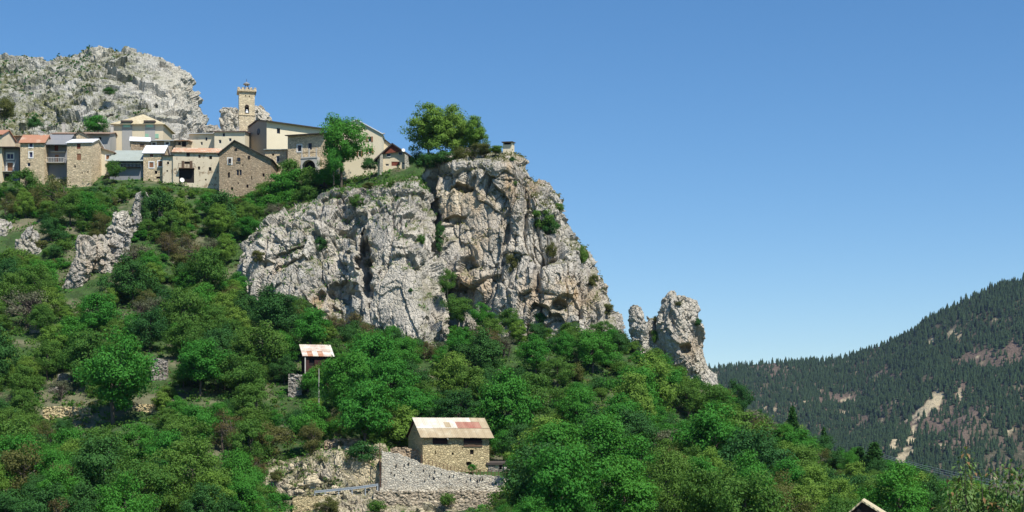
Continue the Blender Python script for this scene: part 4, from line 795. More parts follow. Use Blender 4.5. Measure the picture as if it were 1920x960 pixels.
stone_wall('bank_wall', 'dark rubble bank between the sloping wall and the barn', [(732, 840, 866), (760, 838, 872), (792, 846, 880)], 211.6, .8, 'stone_brown', 10, amp=.15)
stone_wall('ruin_wall', 'low grey stone wall tapering away right of the barn', [(945, 872, 893), (955, 874, 893), (975, 884, 893)], 213.2, .5, 'stone_grey', 12, amp=.12)
for px0, px1, tp, bt, lab in ((80, 170, 762, 782, 'cream dry stone terrace wall left of the big round tree'), (0, 30, 760, 775, 'short cream terrace wall at the left picture edge'), (255, 300, 757, 772, 'cream terrace wall end right of the big round tree'), (90, 128, 726, 738, 'small stone terrace wall above the cream terrace wall'),
                              (284, 312, 672, 712, 'steep stony terrace wall right of the round tree crown'), (108, 132, 700, 712, 'little grey terrace wall among the bushes on the left'), (540, 566, 700, 742, 'pale stone wall corner below the tin roofed shed'), (305, 330, 602, 614, 'small pale terrace wall below the rock ribs'), (55, 85, 590, 622, 'stony terrace wall on the far left slope'), (0, 24, 570, 582, 'small stone wall at the left edge under the rib')):
    g = ground_px((px0 + px1) / 2, bt); Yw = g.y - .4
    stone_wall('terrace_wall', lab, [(px0, tp + 2, bt + 14), ((px0 * 2 + px1) / 3, tp, bt + 14), (px1, tp + 3, bt + 14)], Yw, .9, 'stone_gold' if tp > 750 else 'stone_grey', int(px0 + tp), amp=.14)
# road, guard rail, fence
rd = MB()
for (x0, y0, z0), (x1, y1, z1) in zip(ROAD, ROAD[1:]): rd.poly([(x0, 203.6, z0), (x1, 203.6, z1), (x1, 207.6, z1), (x0, 207.6, z0)])
tag(rd.build('road', M['asphalt']), kind='structure')
gp = [(590, 920), (610, 918), (635, 915.5), (660, 913), (685, 910), (708, 906.5)]; e = empty('guard_rail', at(590, 925, 203.5), 0, 'grey steel guard rail along the road beside the cutting', 'guard rail'); o0 = e.location.copy()
ps = [at(px, py, 203.5) - o0 for px, py in gp]; rm = MB()
for a, b in zip(ps, ps[1:]):
    for z0, z1, y in ((0, -.12, 0), (-.12, -.2, .05), (-.2, -.32, 0)): rm.hexa([(a.x, a.y + y, a.z + z1), (b.x, b.y + y, b.z + z1), (b.x, b.y + y + .05, b.z + z1), (a.x, a.y + y + .05, a.z + z1), (a.x, a.y + y, a.z + z0 - .002), (b.x, b.y + y, b.z + z0 - .002), (b.x, b.y + y + .05, b.z + z0 - .002), (a.x, a.y + y + .05, a.z + z0 - .002)])
rm.build('rail', M['galv'], e)
for p in ps: MB().box(p.x - .06, p.x + .06, p.y + .06, p.y + .18, p.z - 1.3, p.z - .02).build('post', M['galv'], e)
e = empty('wire_fence', at(760, 880, 208.6), 0, 'thin rusty wire fence along the top of the retaining wall by the barn', 'fence'); o0 = e.location.copy(); last = None; wm = [MB(), MB()]
for k in range(24):
    px = 790 + k * 6.9; top = np.interp(px, [790, 800, 860, 900, 960], [858, 862, 877, 880, 884]); g = np.interp(px, [790, 840, 880, 925, 960], [872, 884, 892, 895, 897]); p = at(px, g, 208.6) - o0; t = at(px, top + (0 if k else -6), 208.6) - o0
    MB().box(p.x - .035, p.x + .035, -.03, .03, p.z - .5, t.z).build('post', M['rust_post'], e)
    if last is not None:
        for m, f in zip(wm, (.95, .5)): m.tube([last[0].lerp(last[1], f), p.lerp(t, f)], .012, 4)
    last = (p, t)
for m in wm: m.build('wire', M['rust_post'], e)
p = at(713, 918, 207.3); tag(MB().tube([(0, 0, 0), (-.12, .5, (918 - 829) * 207 / F)], [.055, .045], 6).build('drain_pipe', M['rust_post'], None, p), 'tall rusty pipe standing at the left end of the retaining wall', 'pipe')
g = at(598, 748, 236); e = empty('utility_pole', (g.x, g.y, hz(g.x, g.y)), 0, 'thin grey utility pole below the tin roofed shed', 'pole'); zt = (HY - 692) / F * g.y - e.location.z
MB().tube([(0, 0, -.5), (0, 0, zt)], [.08, .055], 8).build('shaft', M['concrete'], e); MB().box(-.07, .07, -.07, .07, zt, zt + .06).build('cap', M['concrete'], e)
# tin-roofed shed on the slope
e, U, V, w, h = house('tin_shed', 'small shed with a rust patched white tin roof on the wooded slope', 572, 622, 690, 668, 252, 4.4, 'wood_old', 'wood_old', 'shed', [(580, 672, 590, 686, 'dark')], rise=1.9, over=.3, yaw=14, found=3, cat='shed', roof_t=.06)
roof = [c for c in e.children if c.name.startswith('roof')][0]; A = w / 2 + .35; rs = random.Random(5)
for k in range(6):
    u0 = -A + 2 * A * k / 6
    for t0, t1 in ((-.08, .45), (.42, 1.04)):
        mt = rs.choice(['roof_rustmix', 'sheet_white', 'roof_rustmix']) if (k, t0) not in ((1, -.08), (3, -.08)) else 'roof_rust'; z = lambda t: h + 1.9 * t + .12 + (.04 if t0 > 0 else 0)
        mb = MB(); n = 6
        for j in range(n):
            a, b = u0 + 2 * A / 6 * j / n, u0 + 2 * A / 6 * (j + 1) / n; ka, kb = (.03 if j % 2 else 0), (.03 if (j + 1) % 2 else 0); mb.poly([(a, 4.4 * t0, z(t0) + ka), (b, 4.4 * t0, z(t0) + kb), (b, 4.4 * t1, z(t1) + kb), (a, 4.4 * t1, z(t1) + ka)])
        mb.build('sheet', M[mt], roof)
MB().box(-w / 2 - .01, -w / 2 + .16, -.2, -.05, -1.2, h).build('post', M['concrete'], e)
# gabled hut at the bottom right
e, U, V, w, h = house('gabled_hut', 'dark wooden gable peak of a hut poking up at the bottom right edge', 1588, 1668, 1010, 968, 128, 6, 'wood_old', 'roof_straw', 'gable', [(1608, 950, 1616, 960, 'dark')], rise=1.25, apex=.36, hl=966, hr=972, over=.3, yaw=-14, found=4, cat='hut', roof_t=.12)
# boulders
def boulder(px, py, wpx, hpx, Y, seed, label, mat='cut', dz=.0):
    s = Y / F; P = at(px, py, Y); n = 12; a = np.linspace(0, 2 * np.pi, 16, endpoint=False); ph = np.linspace(-1.35, 1.5, n); V_ = []
    for p in ph: V_.append(np.stack([np.cos(a) * math.cos(p), .8 * np.sin(a) * math.cos(p), np.full(16, math.sin(p))], 1))
    V_ = np.concatenate(V_) * [wpx * s / 2, wpx * s / 2, hpx * s / 2]; V_ += V_ * (rock_disp(V_ + seed * 13.0, seed, [(1.1, .45), (.5, .2)])[:, None]) * .55
    i = np.arange(16 * n).reshape(n, 16); f = np.concatenate([grid_faces(16, n), np.stack([i[:-1, -1], i[:-1, 0], i[1:, 0], i[1:, -1]], -1)])
    top = np.array([[i[-1, k], i[-1, (k + 1) % 16], i[-1, (k + 8) % 16], i[-1, (k + 8) % 16]] for k in range(0)]).reshape(-1, 4)
    o = link('boulder', mesh_np('boulder', V_, f, [M[mat]], False, {'veg': ('POINT', np.zeros(len(V_))), 'ochre': ('POINT', np.zeros(len(V_))), 'pale': ('POINT', np.full(len(V_), .6))}), None, P); tag(o, label, 'boulder', 'boulders near the road'); return o
for k, (px, py, wp, hp, lab) in enumerate([(585, 905, 26, 18, 'biggest cream boulder by the left end of the guard rail'), (590, 898, 10, 20, 'upright pale boulder leaning on the biggest cream boulder'), (538, 913, 16, 10, 'low cream boulder at the left foot of the cutting'), (562, 922, 18, 8, 'flat cream boulder at the road edge left of the rail'),
        (545, 876, 9, 10, 'small white boulder on the grass above the cutting'), (571, 877, 8, 12, 'pale boulder right of the small white one above the cutting'), (566, 909, 14, 6, 'thin pale slab boulder left of the biggest boulder'), (626, 915, 12, 8, 'grey boulder under the middle of the guard rail')]): boulder(px, py, wp * 1.25, hp * 1.25, 205.4 if py > 890 else 210.5, 200 + k, lab)
boulder(465, 396, 5, 5, 335, 231, 'small white stone on the grass below the gable house'); boulder(111, 341, 5, 5, 342, 233, 'white stone in the olive bush below the houses')
# power lines on the right
e = empty('wooden_pole', (0, 0, 0), 0, 'wooden power pole in the dark pine at the right of the spur', 'pole'); pa = at(1642, 851, 270); pb = at(2150, 962, 165); e.location = (pa.x, pa.y, hz(pa.x, pa.y)); MB().tube([(0, 0, -1), (0, 0, pa.z - e.location.z + .3)], [.13, .09], 7).build('shaft', M['wood'], e); MB().box(-1.1, 1.1, -.06, .06, pa.z - e.location.z - .12, pa.z - e.location.z).build('crossarm', M['wood'], e)
for k, dz in enumerate((0, .45, .9)):
    m = MB(); a = pa + Vector((-.8 + .8 * k, 0, .05)); b = pb + Vector((0, 0, dz * 1.2)); m.tube([a.lerp(b, t / 14) - Vector((0, 0, 9 * (t / 14) * (1 - t / 14) * .35)) for t in range(15)], .02, 4)
    tag(m.build('power_line', M['galv']), ['lowest', 'middle', 'highest'][k] + ' of the thin power lines crossing before the far pines', 'cable', 'power lines')
# ------------------------------------------------------------------ vegetation
def leaf_quads(C, Nrm, size, r, aspect=1.5, droop=0.0):
    """one four-cornered leaf per centre; returns verts, faces, per-leaf random"""
    n = len(C); t = r.normal(size=(n, 3)); t[:, 2] -= droop; t -= Nrm * (t * Nrm).sum(1, keepdims=True); t /= np.linalg.norm(t, axis=1, keepdims=True) + 1e-9; b = np.cross(Nrm, t)
    s = size * r.uniform(.6, 1.25, n)[:, None]; tip = C + t * s * aspect * .5; tail = C - t * s * aspect * .5; l = C + b * s * .42 + Nrm * s * .10; rr = C - b * s * .42 + Nrm * s * .10
    return np.stack([tail, rr, tip, l], 1).reshape(-1, 3), np.arange(4 * n).reshape(-1, 4), r.random(n)
def crown_points(r, n_cl, per, fz, cz, rx, rz, shape=1.0, cl_r=(.10, .17), hollow=.55, top_taper=.0):
    C = []; N = []; centers = []
    while len(centers) < n_cl:
        d = r.normal(size=3); d /= np.linalg.norm(d); rad = (hollow + (1 - hollow) * r.random()) ; p = d * rad; 
        k = 1 - top_taper * max(0, p[2]); lump = 1 + .22 * math.sin(3 * math.atan2(d[1], d[0]) + fz) + .12 * math.sin(5 * math.atan2(d[1], d[0]) + 2 * fz + 3 * d[2])
        centers.append(np.array([p[0] * rx * k * lump, p[1] * rx * k * lump, cz + p[2] * rz]))
    for c in centers:
        cr = r.uniform(*cl_r); m = int(per * 1.95 * r.uniform(.6, 1.4)); d = r.normal(size=(m, 3)); d /= np.linalg.norm(d, axis=1, keepdims=True); rad = cr * r.random(m) ** .45
        p = c + d * rad[:, None] * [1.15, 1.15, .72]; C.append(p); out = p - np.array([0, 0, cz - .1]); out /= np.linalg.norm(out, axis=1, keepdims=True) + 1e-9
        nn = d * .5 + out * .45 + r.normal(size=(m, 3)) * .45 + [0, 0, .25]; N.append(nn / np.linalg.norm(nn, axis=1, keepdims=True))
    return np.concatenate(C), np.concatenate(N), centers
def make_tree(seed, n_cl=46, per=95, cz=.60, rx=.40, rz=.40, leaf=.036, mat='leaf_mid', trunk_h=.4, hollow=.5, taper=.25, cl_r=(.09, .16), stems=1, tr=.024, limbs=10):
    r = np.random.default_rng(seed); C, N, cen = crown_points(r, n_cl, per, seed * 1.7, cz, rx, rz, cl_r=cl_r, hollow=hollow, top_taper=taper)
    ok = C[:, 2] > .02; V, Fq, rn = leaf_quads(C[ok], N[ok], leaf * .70, r, 1.45); crown = mesh_np('crown', V, Fq, [M[mat]], False, {'rnd': ('FACE', rn)})
    mb = MB()
    for s in range(stems):
        a = r.random() * 6.28; x, y = (0, 0) if stems == 1 else (.1 * math.cos(a), .1 * math.sin(a)); top = Vector((x * 2.2 + r.normal() * .03, y * 2.2 + r.normal() * .03, trunk_h + .25)); base = Vector((x, y, -.08)); mid = base.lerp(top, .5) + Vector((r.normal() * .015, r.normal() * .015, 0))
        mb.tube([base, mid, top], [tr, tr * .75, tr * .4], 6)
        for k in r.choice(len(cen), size=min(limbs, len(cen)), replace=False): p = base.lerp(top, r.uniform(.45, .95)); c = Vector(cen[k]); mb.tube([p, p.lerp(c, .5) + Vector((0, 0, .02)), c], [tr * .4, tr * .25, tr * .1], 4)
    me = bpy.data.meshes.new('trunk'); me.from_pydata(mb.v, [], mb.f); me.materials.append(M['bark']); me.update(); return crown, me
KINDS = {}
def kind(k, *variants): KINDS[k] = [make_tree(**v) for v in variants]
kind('bright', *[dict(seed=10 + i, n_cl=60, per=95, mat='leaf_bright', rx=.40 + .04 * (i % 3), rz=.41) for i in range(4)])
kind('mid', *[dict(seed=20 + i, n_cl=52, per=90, mat='leaf_mid', rx=.40 + .05 * (i % 3), rz=.40, hollow=.45, cl_r=(.08, .17)) for i in range(5)])
kind('dark', *[dict(seed=30 + i, n_cl=56, per=90, mat='leaf_dark', rx=.40 + .03 * i, rz=.42, cz=.56) for i in range(3)])
kind('olive', *[dict(seed=40 + i, n_cl=46, per=70, mat='leaf_olive', rx=.42, rz=.42, cz=.56, leaf=.032, stems=2) for i in range(2)])
kind('bud', *[dict(seed=50 + i, n_cl=40, per=55, mat='leaf_bud', rx=.44, rz=.40, cz=.56, leaf=.028, stems=3, limbs=18, cl_r=(.08, .15)) for i in range(2)])
kind('grey', *[dict(seed=60 + i, n_cl=34, per=42, mat='leaf_grey', rx=.46, rz=.40, cz=.54, leaf=.03, stems=4, limbs=22) for i in range(2)])
kind('lime', *[dict(seed=70 + i, n_cl=95, per=85, mat='leaf_lime', rx=.42, rz=.45, cz=.55, leaf=.034, hollow=.35, cl_r=(.07, .14), limbs=24) for i in range(3)])
bush = lambda seed, mat, **k: dict(dict(seed=seed, n_cl=30, per=70, mat=mat, rx=.62, rz=.46, cz=.46, leaf=.075, stems=3, trunk_h=.2, taper=.2, cl_r=(.16, .28), tr=.02, limbs=6), **k)
kind('bush_mid', *[bush(80 + i, 'leaf_mid') for i in range(3)]); kind('bush_bright', *[bush(90 + i, 'leaf_bright') for i in range(3)]); kind('bush_dark', *[bush(100 + i, 'leaf_dark') for i in range(2)])
kind('bush_olive', *[bush(110 + i, 'leaf_olive') for i in range(2)]); kind('bush_grey', bush(120, 'leaf_grey', per=40)); kind('ivy', *[dict(seed=130 + i, n_cl=50, per=85, mat='leaf_ivy', rx=.30, rz=.50, cz=.50, leaf=.035, hollow=.6, cl_r=(.08, .15)) for i in range(2)])
def pine_near(seed):
    r = np.random.default_rng(seed); C = []; N = []
    for t in range(16):
        z = .14 + .84 * t / 16; R_ = .26 * (1 - t / 16.5) ** .8 + .02
        for k in range(9):
            a = 6.28 * k / 9 + t * 1.3 + r.normal() * .2; L = R_ * r.uniform(.6, 1.15); m = 26; f = r.random(m) ** .6; p = np.stack([np.cos(a) * L * f, np.sin(a) * L * f, z - .06 * f + 0 * f], 1) + r.normal(size=(m, 3)) * .014; C.append(p); nn = r.normal(size=(m, 3)) * .6 + [0, 0, .7]; N.append(nn / np.linalg.norm(nn, axis=1, keepdims=True))
    V, Fq, rn = leaf_quads(np.concatenate(C), np.concatenate(N), .034, r, 1.9); crown = mesh_np('crown', V, Fq, [M['leaf_dark']], False, {'rnd': ('FACE', rn)})
    mb = MB().tube([(0, 0, -.08), (0, 0, .5), (0, 0, .97)], [.022, .015, .004], 6); me = bpy.data.meshes.new('trunk'); me.from_pydata(mb.v, [], mb.f); me.materials.append(M['bark']); me.update(); return crown, me
KINDS['conifer'] = [pine_near(140), pine_near(141)]
rt = random.Random(99)
def plant(k, loc, h, wid=1.0, name=None, label=None, cat=None, group=None, var=None, rz=None, sink=.0):
    c, t = KINDS[k][rt.randrange(len(KINDS[k])) if var is None else var]
    e = empty(name, (loc[0], loc[1], loc[2] - sink), rt.random() * 6.28 if rz is None else rz, label, cat, group); e.scale = (h * wid, h * wid, h)
    link('trunk', t, e); link('crown', c, e); return e
NAME = {'bright': ('leafy_tree', 'tree'), 'mid': ('leafy_tree', 'tree'), 'dark': ('dark_tree', 'tree'), 'olive': ('olive_green_tree', 'tree'), 'bud': ('budding_tree', 'tree'), 'grey': ('sparse_tree', 'tree'), 'lime': ('clifftop_tree', 'tree'), 'ivy': ('ivy_clad_tree', 'tree'), 'conifer': ('conifer', 'conifer')}
PLACED = [(-8.6, 214.5, 5.5), (-5.0, 216.5, 5.5), (-11, 216, 4.5), (-1.5, 214, 4), (-30.5, 254, 5), (-33, 254, 3.5), (28, 130, 5)]   # (x, y, radius): footprints of barn, ruin, shed and hut first
def hero(k, px, pyb, hpx, wid, label, Y=None, var=None, name=None, cat=None):
    g = at(px, pyb, Y) if Y else ground_px(px, pyb); h = hpx * g.y / F
    n, c = NAME.get(k, ('bush', 'bush')); PLACED.append((g.x, g.y, h * .42 * wid)); return plant(k, g, h, wid, name or n, label, cat or c, None, var, sink=.15)
hero('bright', 213, 797, 178, .95, 'big round bright green tree standing alone on the left terrace', var=0)
hero('bright', 375, 745, 112, 1.0, 'bright green tree right of the big round tree')
hero('bright', 640, 340, 128, .78, 'tall bright green tree in front of the cream house', Y=326, var=1)
hero('bright', 626, 340, 66, .7, 'lower bright green tree half hidden beside the tall village tree', Y=324, var=2)
hero('lime', 808, 308, 114, .95, 'left airy yellow-green tree on the clifftop', Y=307, var=0); hero('lime', 850, 303, 110, .9, 'middle airy yellow-green tree on the clifftop', Y=309, var=1); hero('lime', 889, 290, 74, .9, 'small right yellow-green tree on the clifftop', Y=306, var=2)
for k, px, pyb, hp, wd, Y, lab in (('bush_dark', 802, 318, 34, 1.1, 305, 'dark bush at the left foot of the clifftop trees'), ('bush_dark', 830, 306, 26, 1.3, 303, 'dark bush under the middle clifftop tree'), ('bush_olive', 865, 300, 26, 1.3, 302, 'olive bush between the clifftop trees'), ('bush_olive', 905, 290, 26, 1.2, 300, 'olive brown bush at the right end of the clifftop trees'), ('bush_mid', 786, 312, 34, .8, 310, 'green bush beside the chalet on the cliff'), ('bush_mid', 932, 284, 14, 1.6, 299, 'low green tuft left of the cliff hut')): hero(k, px, pyb, hp, wd, lab, Y)
for a in (('olive', 102, 428, 108, .85, 'large olive brown tree on the slope below the stone houses', 331), ('mid', 48, 385, 72, 1.0, 'green tree covering the base of the leftmost houses', 338), ('ivy', 418, 478, 128, .8, 'dark ivy-clad tree column on the slope below the gable house', 322), ('ivy', 300, 470, 125, .7, 'ivy-covered trunk right of the topmost rock tooth', 320), ('ivy', 270, 412, 60, .5, 'dark ivy column beside the topmost rock tooth', 324),
          ('bud', 350, 512, 78, 1.1, 'reddish brown budding tree on the left slope', 309), ('bud', 262, 520, 70, 1.0, 'brownish budding tree right of the rock ribs', 307), ('dark', 690, 838, 100, .9, 'dark dense tree just above the barn wall', None), ('olive', 582, 862, 82, .75, 'olive brown bushy tree above the road cutting', 214), ('bright', 583, 668, 95, .85, 'bright green tree rising behind the tin shed', 262),
          ('bright', 655, 778, 122, .85, 'bright green tree right of the utility pole', 232), ('dark', 858, 800, 75, 1.2, 'dark rounded tree directly behind the barn roof', 226), ('bright', 945, 868, 66, 1.0, 'bright green tree right behind the stone outbuilding', 222), ('bright', 1192, 800, 118, 1.0, 'bright leafy tree standing out on the right spur', None), ('conifer', 1486, 850, 95, .8, 'dark pointed conifer on the spur skyline', 272), ('conifer', 1640, 895, 72, 1.5, 'broad dark conifer at the right end of the spur', 266), ('conifer', 1612, 895, 62, 1.3, 'smaller dark conifer left of the broad one', 270), ('conifer', 1845 - 300, 858, 62, .7, 'thin dark conifer between the skyline conifers', 272),
          ('dark', 1385, 785, 78, .8, 'dark tree below the big crag on the skyline', 278), ('dark', 520, 640, 110, 1.0, 'dark shady tree left of the tin shed', 263), ('dark', 280, 660, 90, .9, 'dark tree above the steep terrace wall', None), ('bud', 665, 655, 80, 1.1, 'brown budding tree at the foot of the grey buttress', 276), ('grey', 1240, 870, 80, 1.5, 'grey leafless shrubby tree on the lower right spur', None), ('bright', 1500, 880, 75, 1.2, 'fresh lime green tree near the right end of the spur', None), ('mid', 1226, 705, 58, .9, 'green tree at the foot of the rock saddle', 280), ('mid', 1268, 738, 62, .9, 'green tree at the left foot of the big crag', 278), ('dark', 1305, 752, 52, .9, 'dark tree before the foot of the big crag', 278), ('mid', 1190, 690, 54, .9, 'green tree below the smaller pinnacle', 280), ('mid', 1335, 768, 50, .9, 'green tree right below the tail of the big crag', 279), ('mid', 858, 612, 66, 1.0, 'green tree at the gully foot between the two cliffs', 282), ('bright', 902, 618, 52, 1.0, 'bright tree at the foot of the right cliff by the gully', 281), ('mid', 955, 630, 56, 1.0, 'green tree under the middle of the right cliff', 280), ('dark', 1005, 645, 44, 1.0, 'dark tree under the right cliff left of its corner', 280), ('mid', 1070, 655, 54, 1.1, 'green tree under the right corner of the cliff', 279), ('mid', 1130, 650, 52, 1.0, 'green tree between the cliff corner and the pinnacles', 281), ('mid', 560, 600, 48, 1.0, 'green tree at the left foot of the buttress', 283), ('bud', 620, 632, 50, 1.0, 'brown budding tree under the left half of the buttress', 279), ('mid', 838, 560, 60, .6, 'slim green tree climbing the gully', 287), ('bud', 690, 660, 60, .9, 'small brown budding tree under the buttress', 272)): hero(a[0], a[1], a[2], a[3], a[4], a[5], a[6])
for a in (('bush_dark', 679, 868, 44, 1.0, 'dark round bush on the cutting beside the barn wall', 210.5), ('bush_olive', 617, 962, 34, 1.0, 'olive cone-shaped bush below the guard rail', 200.5), ('bush_olive', 517, 900, 22, .9, 'small rusty bush at the left of the cutting', 209), ('bush_dark', 692, 318, 26, 1.0, 'dark round bush at the corner of the cream house', 322), ('bush_mid', 545, 345, 55, .6, 'tall bush before the narrow stone house', 340), ('bush_mid', 214, 330, 34, .7, 'small palm-like bush before the loggia house', 343), ('bush_dark', 63, 240, 26, .8, 'dark round bush behind the rusty roof', 384), ('bush_bright', 180, 246, 32, 1.2, 'bright bush behind the long brown roof', 382), ('bush_olive', 8, 220, 40, 1.0, 'olive bush on the peak at the left edge', 392), ('bush_dark', 205, 178, 16, 1.2, 'dark bush high on the rocky peak', 407),
          ('bush_mid', 600, 722, 46, .75, 'green bush covering the front of the tin shed', 249.5), ('bush_mid', 616, 718, 50, .7, 'green bush at the right corner of the tin shed', 249.5), ('bush_olive', 584, 728, 32, .8, 'olive bush at the foot of the tin shed post', 249.3),
          ('bush_dark', 200, 566, 50, .9, 'dark bush at the foot of the linked ribs', 296), ('bush_mid', 226, 545, 44, .8, 'green bush on the right flank of the linked ribs', 300), ('bush_mid', 8, 455, 30, 1.2, 'green bush on the left picture edge above the outcrop', 326), ('bush_dark', 35, 425, 28, 1.2, 'dark bush above the low left outcrop', 328), ('bush_mid', 30, 500, 42, 1.1, 'green bush over the left edge outcrop foot', 308), ('bush_olive', 70, 478, 36, 1.0, 'olive bush right of the left edge outcrop', 312), ('bush_mid', 168, 470, 24, .9, 'small bush behind the lowest rib', 307), ('bush_bright', 580, 730, 44, .8, 'bright bush before the shed post', 247.5),
          ('bush_bright', 524, 962, 44, .9, 'bright bush at the left end of the yellow wall', 201), ('bush_mid', 500, 950, 50, .9, 'mid green bush at the left foot of the road cutting', 205), ('bush_mid', 950, 962, 62, .8, 'green bush hiding the right end of the road wall', 199), ('bush_dark', 985, 955, 66, .9, 'dark bush right of the road wall', 201), ('bush_mid', 838, 945, 26, .9, 'small bush leaning on the road wall', 201.5), ('bush_mid', 705, 958, 26, 1.1, 'low bush below the rail end', 200),
          ('bush_bright', 885, 882, 15, 1.0, 'little green bush growing before the barn doorway', 209.9)): hero(*a[:6], Y=a[6])
for i, (px, py, hp, Y) in enumerate(((500, 375, 42, 336), (525, 368, 48, 334), (555, 360, 46, 332), (585, 352, 44, 330), (612, 345, 40, 328), (540, 390, 44, 330), (575, 378, 36, 327), (470, 385, 30, 336), (505, 398, 36, 331))): hero('bush_bright' if i % 3 else 'bush_mid', px, py, hp, 1.0, ['first', 'second', 'third', 'fourth', 'fifth'][i % 5] + ' bush from the left in the ' + ('upper' if i < 5 else 'lower') + ' row of the bank below the church', Y)['group'] = 'bushes below the church'
# --- shrubs on the rock faces
def rock_px(px, py):
    d = Vector(((px - CX) / F, 1, (HY - py) / F)).normalized(); best = None
    for bv, o in ROCK_BV:
        h_ = bv.ray_cast(Vector((0, 0, 0)), d, 900)
        if h_[0] is not None and (best is None or h_[3] < best[1]): best = (h_[0], h_[3], h_[1])
    return best
for i, (k, px, py, hp, wd, lab) in enumerate([('bush_mid', 1015, 425, 40, .9, 'big green shrub on the ledge of the right cliff'), ('bush_dark', 1030, 440, 36, .8, 'dark shrub right of the big ledge shrub'), ('bush_olive', 960, 508, 38, .6, 'olive shrub in the middle of the right cliff'), ('bush_dark', 600, 470, 30, .7, 'dark shrub on the left buttress'), ('bush_olive', 484, 490, 26, .8, 'olive shrub at the left end of the buttress'), ('bush_mid', 822, 400, 30, .5, 'upper green shrub in the gully'), ('ivy', 825, 470, 60, .5, 'ivy hanging in the gully between the cliffs'), ('ivy', 835, 540, 60, .5, 'lower ivy in the gully between the cliffs'),
        ('bush_dark', 1012, 604, 22, .8, 'dark round shrub at the foot of the right cliff'), ('bush_mid', 1048, 395, 20, .8, 'shrub on the upper skyline of the right cliff'), ('bush_mid', 1092, 492, 40, .45, 'green shrub on the middle skyline of the right cliff'), ('bush_olive', 1112, 535, 26, .6, 'olive shrub low on the right cliff skyline'), ('bush_olive', 1136, 590, 26, .9, 'shrub at the bottom right corner of the cliff'), ('bush_olive', 1035, 480, 30, .5, 'small olive shrub on the right cliff face'), ('bush_dark', 1308, 608, 16, .7, 'dark shrub clinging to the right side of the big crag'), ('bush_olive', 1228, 605, 16, .9, 'shrub in the notch between the two crags'), ('bush_mid', 1228, 640, 28, .5, 'shrub low between the two crags'), ('bush_olive', 1272, 570, 8, 1.4, 'tuft on top of the big crag'), ('bush_grey', 690, 500, 22, .6, 'grey shrub in the dark cleft'), ('bush_mid', 790, 455, 22, .6, 'green shrub on the right side of the buttress'), ('bush_olive', 690, 352, 14, 1.3, 'shrub on the grassy top of the buttress'), ('bush_mid', 735, 345, 10, 1.5, 'green shrub on top of the buttress near the chalet'), ('bush_mid', 670, 385, 26, 1.0, 'green shrub on the upper ledge of the buttress'), ('bush_olive', 930, 285, 12, 1.2, 'tuft under the cliff hut'), ('bush_dark', 960, 300, 10, 1.0, 'small dark tuft right under the cliff hut'), ('bush_mid', 965, 345, 10, .8, 'small tuft high on the right cliff'), ('bush_dark', 770, 545, 9, .8, 'tiny tuft on the smooth buttress face')]):
    hit = rock_px(px, py)
    if hit is None: hit = (ground_px(px, py) or at(px, py, 300), 0, None)
    g = hit[0]; plant(k, g + Vector((0, -.1, 0)), hp * g.y / F, wd, 'cliff_shrub', lab, 'shrub', None, sink=.3)
# --- the thicket
CLIFF_A = [(445, 478), (470, 455), (620, 352), (780, 320), (800, 420), (838, 640), (740, 610), (690, 590), (600, 592), (530, 550), (450, 510)]
CLIFF_B = [(800, 340), (830, 300), (950, 275), (1050, 400), (1100, 480), (1152, 600), (1040, 612), (930, 565), (860, 560), (830, 530)]
CRAG = [(1176, 575), (1215, 580), (1240, 565), (1312, 560), (1317, 640), (1342, 708), (1290, 700), (1240, 645), (1200, 655)]
RIBP = [(258, 362), (272, 362), (270, 405), (245, 430), (232, 470), (212, 505), (205, 540), (180, 525), (150, 565), (116, 566), (145, 450), (200, 450), (215, 400)]
LEFT_OUT = [(-10, 405), (45, 415), (80, 430), (60, 470), (-10, 470)]
VILLAGE = [(-50, 200), (520, 200), (540, 330), (505, 362), (410, 366), (400, 350), (300, 345), (-50, 346)]
RECTS = [(768, 782, 945, 925, 209.5), (505, 842, 925, 955, 211), (545, 926, 900, 955, 204), (560, 642, 612, 690, 251), (592, 690, 604, 745, 235), (84, 752, 172, 780, 245), (150, 625, 280, 790, 234), (325, 640, 425, 735, 240), (282, 668, 314, 706, 262), (540, 704, 566, 740, 250), (1590, 935, 1668, 960, 127)]
SKY = [(1150, 590), (1180, 640), (1240, 660), (1300, 690), (1340, 704), (1400, 757), (1450, 772), (1500, 792), (1560, 815), (1600, 838), (1660, 858), (1720, 872), (1800, 890), (1900, 930), (2000, 950)]
